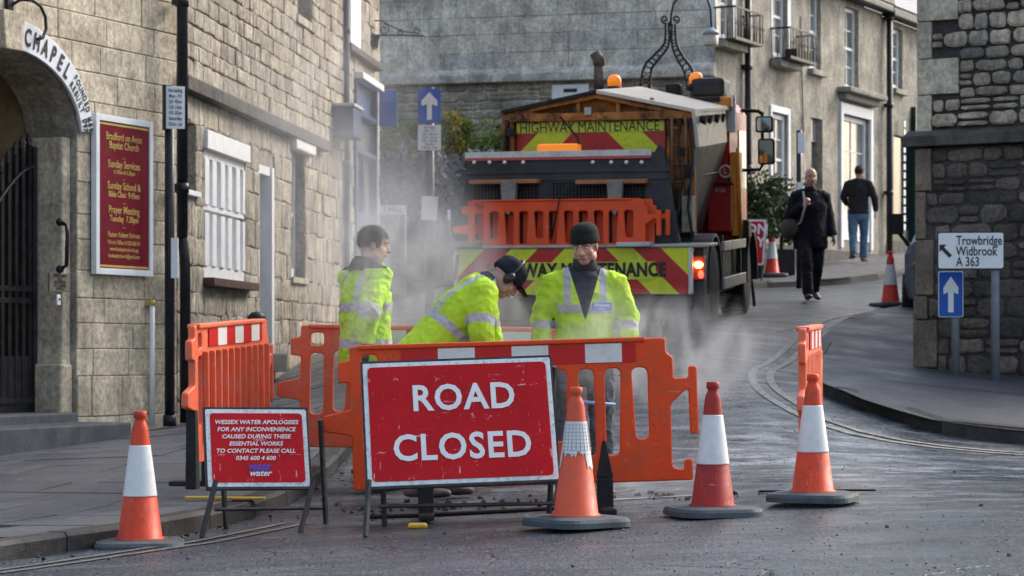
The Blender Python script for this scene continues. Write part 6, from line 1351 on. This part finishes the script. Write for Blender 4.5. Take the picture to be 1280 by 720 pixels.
# --- workman facing us in the middle (local y forward -> faces -Y: rz = 180)
g3 = gz(.48, 15.6)
J = std(elR=(.285, .0, 1.17), elL=(-.285, .0, 1.17), wrR=(.27, .07, .93), wrL=(-.27, .07, .93), shR=(.20, -.01, 1.385), shL=(-.20, -.01, 1.385), head=(.0, .05, 1.63), head_rot=(R(-17), R(2), R(-20)))
w3, J3, H3 = person('workman in yellow jacket and black beanie facing the camera', .47, 15.55, W(0, 622, 15.55).z - .0, R(180), J, 'workmen in yellow high visibility jackets', .0085, HV, TRG, BOOT, 1.0, hem=.84, jacketfn=vest_attrs(True, (.30,), .30), wr=.028)
KNIT = P('black_knit', (.012, .013, .012), .95, .3, 60, .8, 220, obj=True)
bm_ = MB(); 
def capm(H, mat, root, s=1., nm='beanie', low=.015, tall=.0, tilt=0):
    mb = MB(); prof_ = [(.070, low - .014), (.089, low - .012), (.094, low - .006), (.094, low + .035), (.090, low + .042), (.0905, low + .06), (.086, low + .08 + tall), (.074, low + .10 + tall), (.055, low + .115 + tall), (.03, low + .124 + tall), (.0, low + .127 + tall)]
    M = H @ Matrix.Translation((0, -.012, .0)) @ Matrix.Rotation(R(tilt), 4, 'X') @ Matrix.Diagonal((1 * s, 1.17 * s, 1, 1))
    mb.lathe(prof_, 28, M=M); return mb.build(nm, mat, root)
capm(H3, KNIT, w3, 1.0, 'beanie', .024, .0, 8)
DGS = cloth('dark_sweater', (.035, .037, .042))
# collar of the sweater and name badge
cl = MB(); cl.tube([J3['neck'] + V((0, .0, -.03)), J3['neck'] + V((0, .012, .05)), J3['neck'] + V((0, .02, .085))], [(.10, .095), (.078, .08), (.072, .075)], 20, right=(1, 0, 0), cap=False); me = cl.build('collar', DGS, w3); sm_ = me.modifiers.new('s', 'SOLIDIFY'); sm_.thickness = .012
bd_ = MB().box(-.065, .065, -.004, .004, -.026, .026).build('badge', plain('badge_blue', (.04, .17, .55), .4), w3, .002, loc=(-.105, .185, 1.235), rot=(R(4), 0, R(180 + 12)))
text('Wessex', .032, bd_, (0, -.006, .008), SW, bold=.02); text('water', .022, bd_, (0, -.006, -.014), SW)
# --- bending workman facing right: rz=-90 => forward +X ; his right side towards camera (-Y)
g2 = W(0, 622, 15.35).z
J = dict(head=(.03, .50, 1.40), head_rot=(R(-48), 0, R(8)), neck=(0, .37, 1.39), chest=(0, .25, 1.22), waist=(0, .11, 1.06), hipR=(.1, 0, .93), hipL=(-.1, 0, .93), shR=(.19, .34, 1.32), shL=(-.19, .37, 1.31), elR=(.26, .31, 1.05), elL=(-.22, .42, 1.04), wrR=(.22, .38, .82), wrL=(-.16, .52, .76),
         knR=(.12, .06, .50), knL=(-.12, .04, .50), anR=(.14, -.08, .09), anL=(-.14, .1, .09), hem=(0, -.13, .80))
w2, J2, H2 = person('workman in yellow jacket bending over with ear defenders on', W(535, 0, 15.35).x, 15.35, g2, R(-82), J, 'workmen in yellow high visibility jackets', .0085, HV, TRG, BOOT, 1.12, jacketfn=vest_attrs(False, (.20,), .20, True, -1., back=True), wr=.022)
capm(H2, cloth('navy_cap', (.012, .014, .022)), w2, 1.05, 'cap', .018, 0, 0); MB().tube([H2 @ V((0, .10, .03)), H2 @ V((0, .17, .022))], [(.075, .012), (.05, .006)], 16, right=H2.to_3x3() @ V((1, 0, 0)), round_=True).build('cap_peak', MATS['navy_cap'], w2)
EARM = plain('ear_cup_black', (.012, .013, .016), .35)
for sx_ in (-1, 1): MB().tube([H2 @ V((sx_ * .075, -.005, .0)), H2 @ V((sx_ * .115, -.005, .0))], [(.045, .034), (.038, .028)], 18, right=H2.to_3x3() @ V((0, 0, 1)), round_=True).build('ear_cup', EARM, w2)
MB().tube([H2 @ V((math.sin(a) * .107, -.01, math.cos(a) * .165 - .0)) for a in [R(t) for t in range(-88, 89, 11)]], .009, 8).build('headband', EARM, w2)
# --- left workman looking right, hand on hip
g1 = W(0, 613, 16.0).z
J = std(head=(0, .07, 1.64), head_rot=(R(-8), 0, R(-33)), neck=(0, -.01, 1.47), shR=(.20, -.03, 1.43), elR=(.30, -.19, 1.20), wrR=(.27, -.20, .98), shL=(-.2, .02, 1.42), elL=(-.27, .12, 1.18), wrL=(-.2, .28, 1.02), hdR=(0, -.1, -1), pnR=(-1, 0, 0), footR=(0, 1, 0), footL=(0, 1, 0), anL=(-.12, .16, .09), knL=(-.11, .12, .5))
w1, J1, H1 = person('workman in dirty yellow jacket on the left looking towards the lorry', W(457, 0, 16.0).x, 16.0, g1, R(-50), J, 'workmen in yellow high visibility jackets', .0085, HVD, TRN, BOOT, 1.06, hem=.72, handmat=GLOVE, jacketfn=vest_attrs(False, (.06, .30), .32, True, .12), wr=.026)
def hair(H, mat, root, strands=700, r=(.083, .104, .096), nm='hair', low=-.05, front=.035, seed=1, L=.03, c=(0, -.014, .034)):
    rr_ = random.Random(seed); mb = MB(); mb.ball(H @ V(c), (r[0] * .985, r[1] * .985, r[2] * .985), 20, 14, M=H.to_3x3())
    keep = [i for i, v in enumerate(mb.v)]; Hi = H.inverted()
    lo = lambda q: not (q.y > front and q.z < .055) and q.z > low - (.03 if q.y < -.04 else 0)
    fs, ms, ss = [], [], []
    for f, m_, s_ in zip(mb.f, mb.m, mb.s):
        cc = sum((Hi @ V(mb.v[i]) for i in f), V((0, 0, 0))) / len(f)
        if lo(cc): fs.append(f); ms.append(m_); ss.append(s_)
    mb.f, mb.m, mb.s = fs, ms, ss
    for _ in range(strands):
        d = V((rr_.gauss(0, 1), rr_.gauss(0, 1), rr_.gauss(0, 1))).normalized(); q = V(c) + V((d.x * r[0], d.y * r[1], d.z * r[2]))
        if not lo(q): continue
        t = (V((0, -.3, -1)) - d * V((0, -.3, -1)).dot(d)).normalized() + V((rr_.gauss(0, .3), rr_.gauss(0, .3), rr_.gauss(0, .3))); s_ = t.cross(d).normalized() * .003
        mb.add([H @ (q - s_), H @ (q + s_), H @ (q + t * L + d * .006)], [(0, 1, 2)])
    return mb.build(nm, mat, root)
hair(H1, P('brown_hair', (.05, .038, .03), .7, .3, 40, .3, obj=True), w1, 1500, low=-.06)
sc = MB().tube([J1['neck'] + V((0, 0, -.02)), J1['neck'] + V((0, .015, .05)), J1['neck'] + V((0, .02, .075))], [(.12, .115), (.095, .098), (.08, .085)], 20, right=(1, 0, 0)); sc.build('collar', DGS, w1)
# --- walking man in black coat
BK = cloth('black_coat', (.010, .011, .017), .8, .3, 0); p = W(1013, 372, 32.2)
J = std(head=(0, .03, 1.66), head_rot=(R(-5), 0, R(2)), elR=(.27, -.03, 1.14), wrR=(.13, .17, 1.27), hdR=(-.4, .1, .6), pnR=(-.2, -1, 0), curlR=(1.1, 0, 0), elL=(-.26, -.06, 1.12), wrL=(-.30, .04, .88), anR=(.09, .24, .09), knR=(.10, .20, .52), anL=(-.10, -.22, .15), knL=(-.10, .03, .49), footR=(.1, 1, .1), footL=(-.1, 1, -.3))
w4, J4, H4 = person('bald man in black coat and trousers walking down the road', p.x, 32.2, gz(p.x, 32.2) + .0, R(180 + 6), J, None, .012, BK, cloth('black_trousers', (.012, .013, .016)), P('brown_shoe', (.05, .035, .028), .5, .2, obj=True), 1.13, hem=.70)
MB().tube([J4['shR'] + V((-.06, .12, .06)), J4['wrR'] + V((-.01, .04, 0)), V((.17, .17, 1.05)), V((.24, .02, .98))], .014, 8).build('bag_strap', cloth('strap_grey', (.35, .35, .33)), w4)
bg_ = thing('shoulder_bag', 'olive shoulder bag hanging at the side of the bald walking man', 'bag', w4.matrix_world @ V((0, 0, 0)), R(186))
bg_.location = (p.x, 32.2, gz(p.x, 32.2)); MB().ball((.27, -.04, .97), (.13, .19, .15), 18, 12).build('bag_body', cloth('olive_canvas', (.07, .065, .05)), bg_)
MB().tube([J4['neck'] + V((0, 0, -.02)), J4['neck'] + V((0, .01, .07))], [(.1, .1), (.075, .08)], 18, right=(1, 0, 0)).build('collar', BK, w4)
# --- man walking away in jeans
p = W(1073, 324, 43.5); gj = pave_z(p.x, 43.5)
J = std(head=(.02, .02, 1.62), head_rot=(0, 0, R(-20)), elR=(.27, .08, 1.18), wrR=(.20, .22, 1.05), elL=(-.27, -.06, 1.15), wrL=(-.28, .0, .92), anR=(.09, .16, .09), anL=(-.09, -.2, .13), knR=(.1, .12, .5), knL=(-.1, .0, .48)); J['elR'], J['elL'] = (.29, -.04, 1.15), (-.27, .06, 1.18); J['wrR'], J['wrL'] = (.31, .03, .92), (-.2, .2, 1.05)
w5, J5, H5 = person('man in dark jacket and blue jeans walking away up the pavement', p.x, 43.5, gj, R(-8), J, None, .013, cloth('dark_brown_jacket', (.022, .02, .024)), cloth('blue_denim', (.09, .16, .25), dirt=.3, dcol=(.2, .27, .35)), P('tan_boot', (.12, .085, .06), .6, .2, obj=True), .94, hem=.86)
hair(H5, P('black_hair', (.02, .017, .016), .7, .3, 40, .3, obj=True), w5, 700, low=-.06, seed=5)

# ================================================================ SMALL THINGS
hs_ = thing('site_hose', 'dark hose lying across the road under the front barrier', 'hose', (0, 0, 0))
pts = [(x, 14.35 + .05 * math.sin(x * 3), gz(x, 14.35) + .012) for x in np.linspace(-.85, .45, 20)]; MB().tube(pts, .014, 8).build('tube', CHAS, hs_)
bb_ = thing('blue_pipe', 'thin pale blue pipe held low behind the barrier slots', 'pipe', W(722, 502, 15.2)); MB().tube([(0, 0, 0), (.24, 0, -.02)], .011, 8).build('tube', P('pale_blue_pipe', (.25, .45, .75), .4, .1), bb_)
for i, (px, py, Y, L_, lab) in enumerate(((1000, 586, 14.9, .5, 'dark timber batten lying on the road left of the end cone'), (1060, 587, 14.9, .35, 'short dark batten lying on the road right of the end cone'))):
    q = W(px, py, Y); o_ = thing('batten', lab, 'batten', (q.x - L_ / 2, q.y, gz(q.x, q.y)), 0, 'battens on the road'); MB().box(0, L_, 0, .05, .0, .014).build('bar', CHAS, o_, .006)
ylw = P('yellow_plastic', (.62, .42, .05), .5, .2, 6, .1, dirt=.4, dcol=(.2, .15, .05))
q = W(522, 660, 13.45); o_ = thing('yellow_chock', 'small yellow chock on the road under the ROAD CLOSED sign', 'chock', (q.x, q.y, gz(q.x, q.y))); MB().box(-.055, .055, -.04, .04, 0, .03).build('block', ylw, o_, .015)
q = W(300, 620, 14.6); o_ = thing('yellow_strip_bar', 'flat yellow bar lying on the pavement behind the small red sign', 'bar', (q.x - .45, q.y + .1, pave_z(q.x, q.y) + .01), R(-8)); MB().box(.1, .6, 0, .05, 0, .015).build('bar', ylw, o_, .006)
# dark trench with spoil inside the barriers
tm_ = MB(); rt = random.Random(9); SPOIL = P('spoil', (.05, .048, .045), .95, .4, 20, .8, 60)
for _ in range(110):
    a = rt.random() * 6.28; rr_ = rt.random() ** .6; x, y = .1 + 1.5 * rr_ * math.cos(a), 15.0 + .55 * rr_ * math.sin(a); s_ = rt.uniform(.006, .02); z = gz(x, y) + .01 * (1 - rr_)
    M = Matrix.Translation((x, y, z)) @ Euler((rt.random() * 6, rt.random() * 6, 0)).to_matrix().to_4x4(); tm_.box(-s_, s_, -s_ * .8, s_ * .8, -s_ * .5, s_ * .5, M=M)
tag(tm_.build('rubble_spoil', SPOIL), kind='stuff')
gm_ = MB(); lf = MB()
for _ in range(2200):
    x, y = rt.uniform(-4, 5), 9.9 + rt.random() ** 1.6 * 14; s_ = rt.uniform(.0015, .0045) * (1 + (rt.random() < .03) * 1.5); z = gz(x, y) + s_ * .3
    M = Matrix.Translation((x, y, z)) @ Euler((rt.random() * 6, rt.random() * 6, 0)).to_matrix().to_4x4(); gm_.box(-s_, s_, -s_, s_, -s_ * .6, s_ * .6, M=M)
tag(gm_.build('loose_grit', P('grit', (.08, .08, .08), .9, .6, 50, .2)), kind='stuff')
for _ in range(130):
    t = rt.random(); i = rt.randrange(1, 7); k0, k1 = KL[i], KL[i + 1]; x, y = lerp2(k0, k1, t); x += rt.gauss(.12, .12); y += rt.gauss(-.1, .1); s_ = rt.uniform(.012, .03); z = gz(x, y) + .012
    e = Euler((rt.gauss(0, .4), rt.gauss(0, .4), rt.random() * 6)).to_matrix().to_4x4(); M = Matrix.Translation((x, y, z)) @ e; lf.add([M @ V(q_) for q_ in ((-s_, 0, 0), (0, -s_ * .5, .004), (s_, 0, 0), (0, s_ * .5, .004))], [(0, 1, 2, 3)])
tag(lf.build('fallen_leaves', leaf_mat('dead_leaf', (.05, .03, .015), (.13, .07, .03), .8)), kind='stuff')

# ================================================================ STEAM
def steam(name, c, r, dens, scale=3., seed=0, aniso=.2, thr=.45):
    m = bpy.data.materials.new(name); m.use_nodes = True; nt = m.node_tree; nt.nodes.remove(nt.nodes['Principled BSDF']); out = nt.nodes['Material Output']
    v = nt.nodes.new('ShaderNodeVolumePrincipled'); v.inputs['Color'].default_value = (.93, .94, .96, 1); v.inputs['Anisotropy'].default_value = aniso
    co = coord(nt, True); ln = nt.nodes.new('ShaderNodeVectorMath'); ln.operation = 'LENGTH'; nt.links.new(co, ln.inputs[0])
    fall = mr(nt, ln.outputs['Value'], .15, 1.0, 1, 0)
    wp = nt.nodes.new('ShaderNodeNewGeometry').outputs['Position']; mp = nt.nodes.new('ShaderNodeMapping'); mp.inputs['Location'].default_value = (seed * 3.1, seed * 1.7, seed); mp.inputs['Scale'].default_value = (1, 1, .6); nt.links.new(wp, mp.inputs[0])
    n_ = nt.nodes.new('ShaderNodeTexNoise'); n_.inputs['Scale'].default_value = scale; n_.inputs['Detail'].default_value = 4; n_.inputs['Distortion'].default_value = 1.4; nt.links.new(mp.outputs[0], n_.inputs['Vector'])
    d = mth(nt, 'MULTIPLY', mth(nt, 'MULTIPLY', mr(nt, n_.outputs['Fac'], thr, .75), fall), dens); nt.links.new(d, v.inputs['Density']); nt.links.new(v.outputs[0], out.inputs['Volume'])
    o = MB().ball((0, 0, 0), 1.0, 24, 16).build('steam', m, None, loc=c); o.scale = r; return tag(o, kind='stuff')
steam('steam_a', W(500, 330, 17.4), (.85, .9, 1.0), 1.9, 2.4, 1, thr=.42)
steam('steam_b', W(420, 190, 22.5), (1.2, 2.2, 1.8), .6, 1.5, 2, thr=.42)
steam('steam_c', W(740, 425, 15.15), (.62, .25, .42), 3.6, 3.8, 3, thr=.45)
steam('steam_d', W(850, 440, 17.6), (.8, 1.1, .5), 2.4, 3.4, 4, thr=.46)
steam('steam_e', W(790, 600, 14.6), (.9, .5, .16), 2.4, 3.6, 5)
steam('steam_f', W(480, 340, 15.3), (.5, .3, .65), 3.6, 3.2, 6, thr=.45)
steam('steam_g', W(600, 395, 16.1), (.55, .35, .45), 3.0, 3.2, 7, thr=.45)
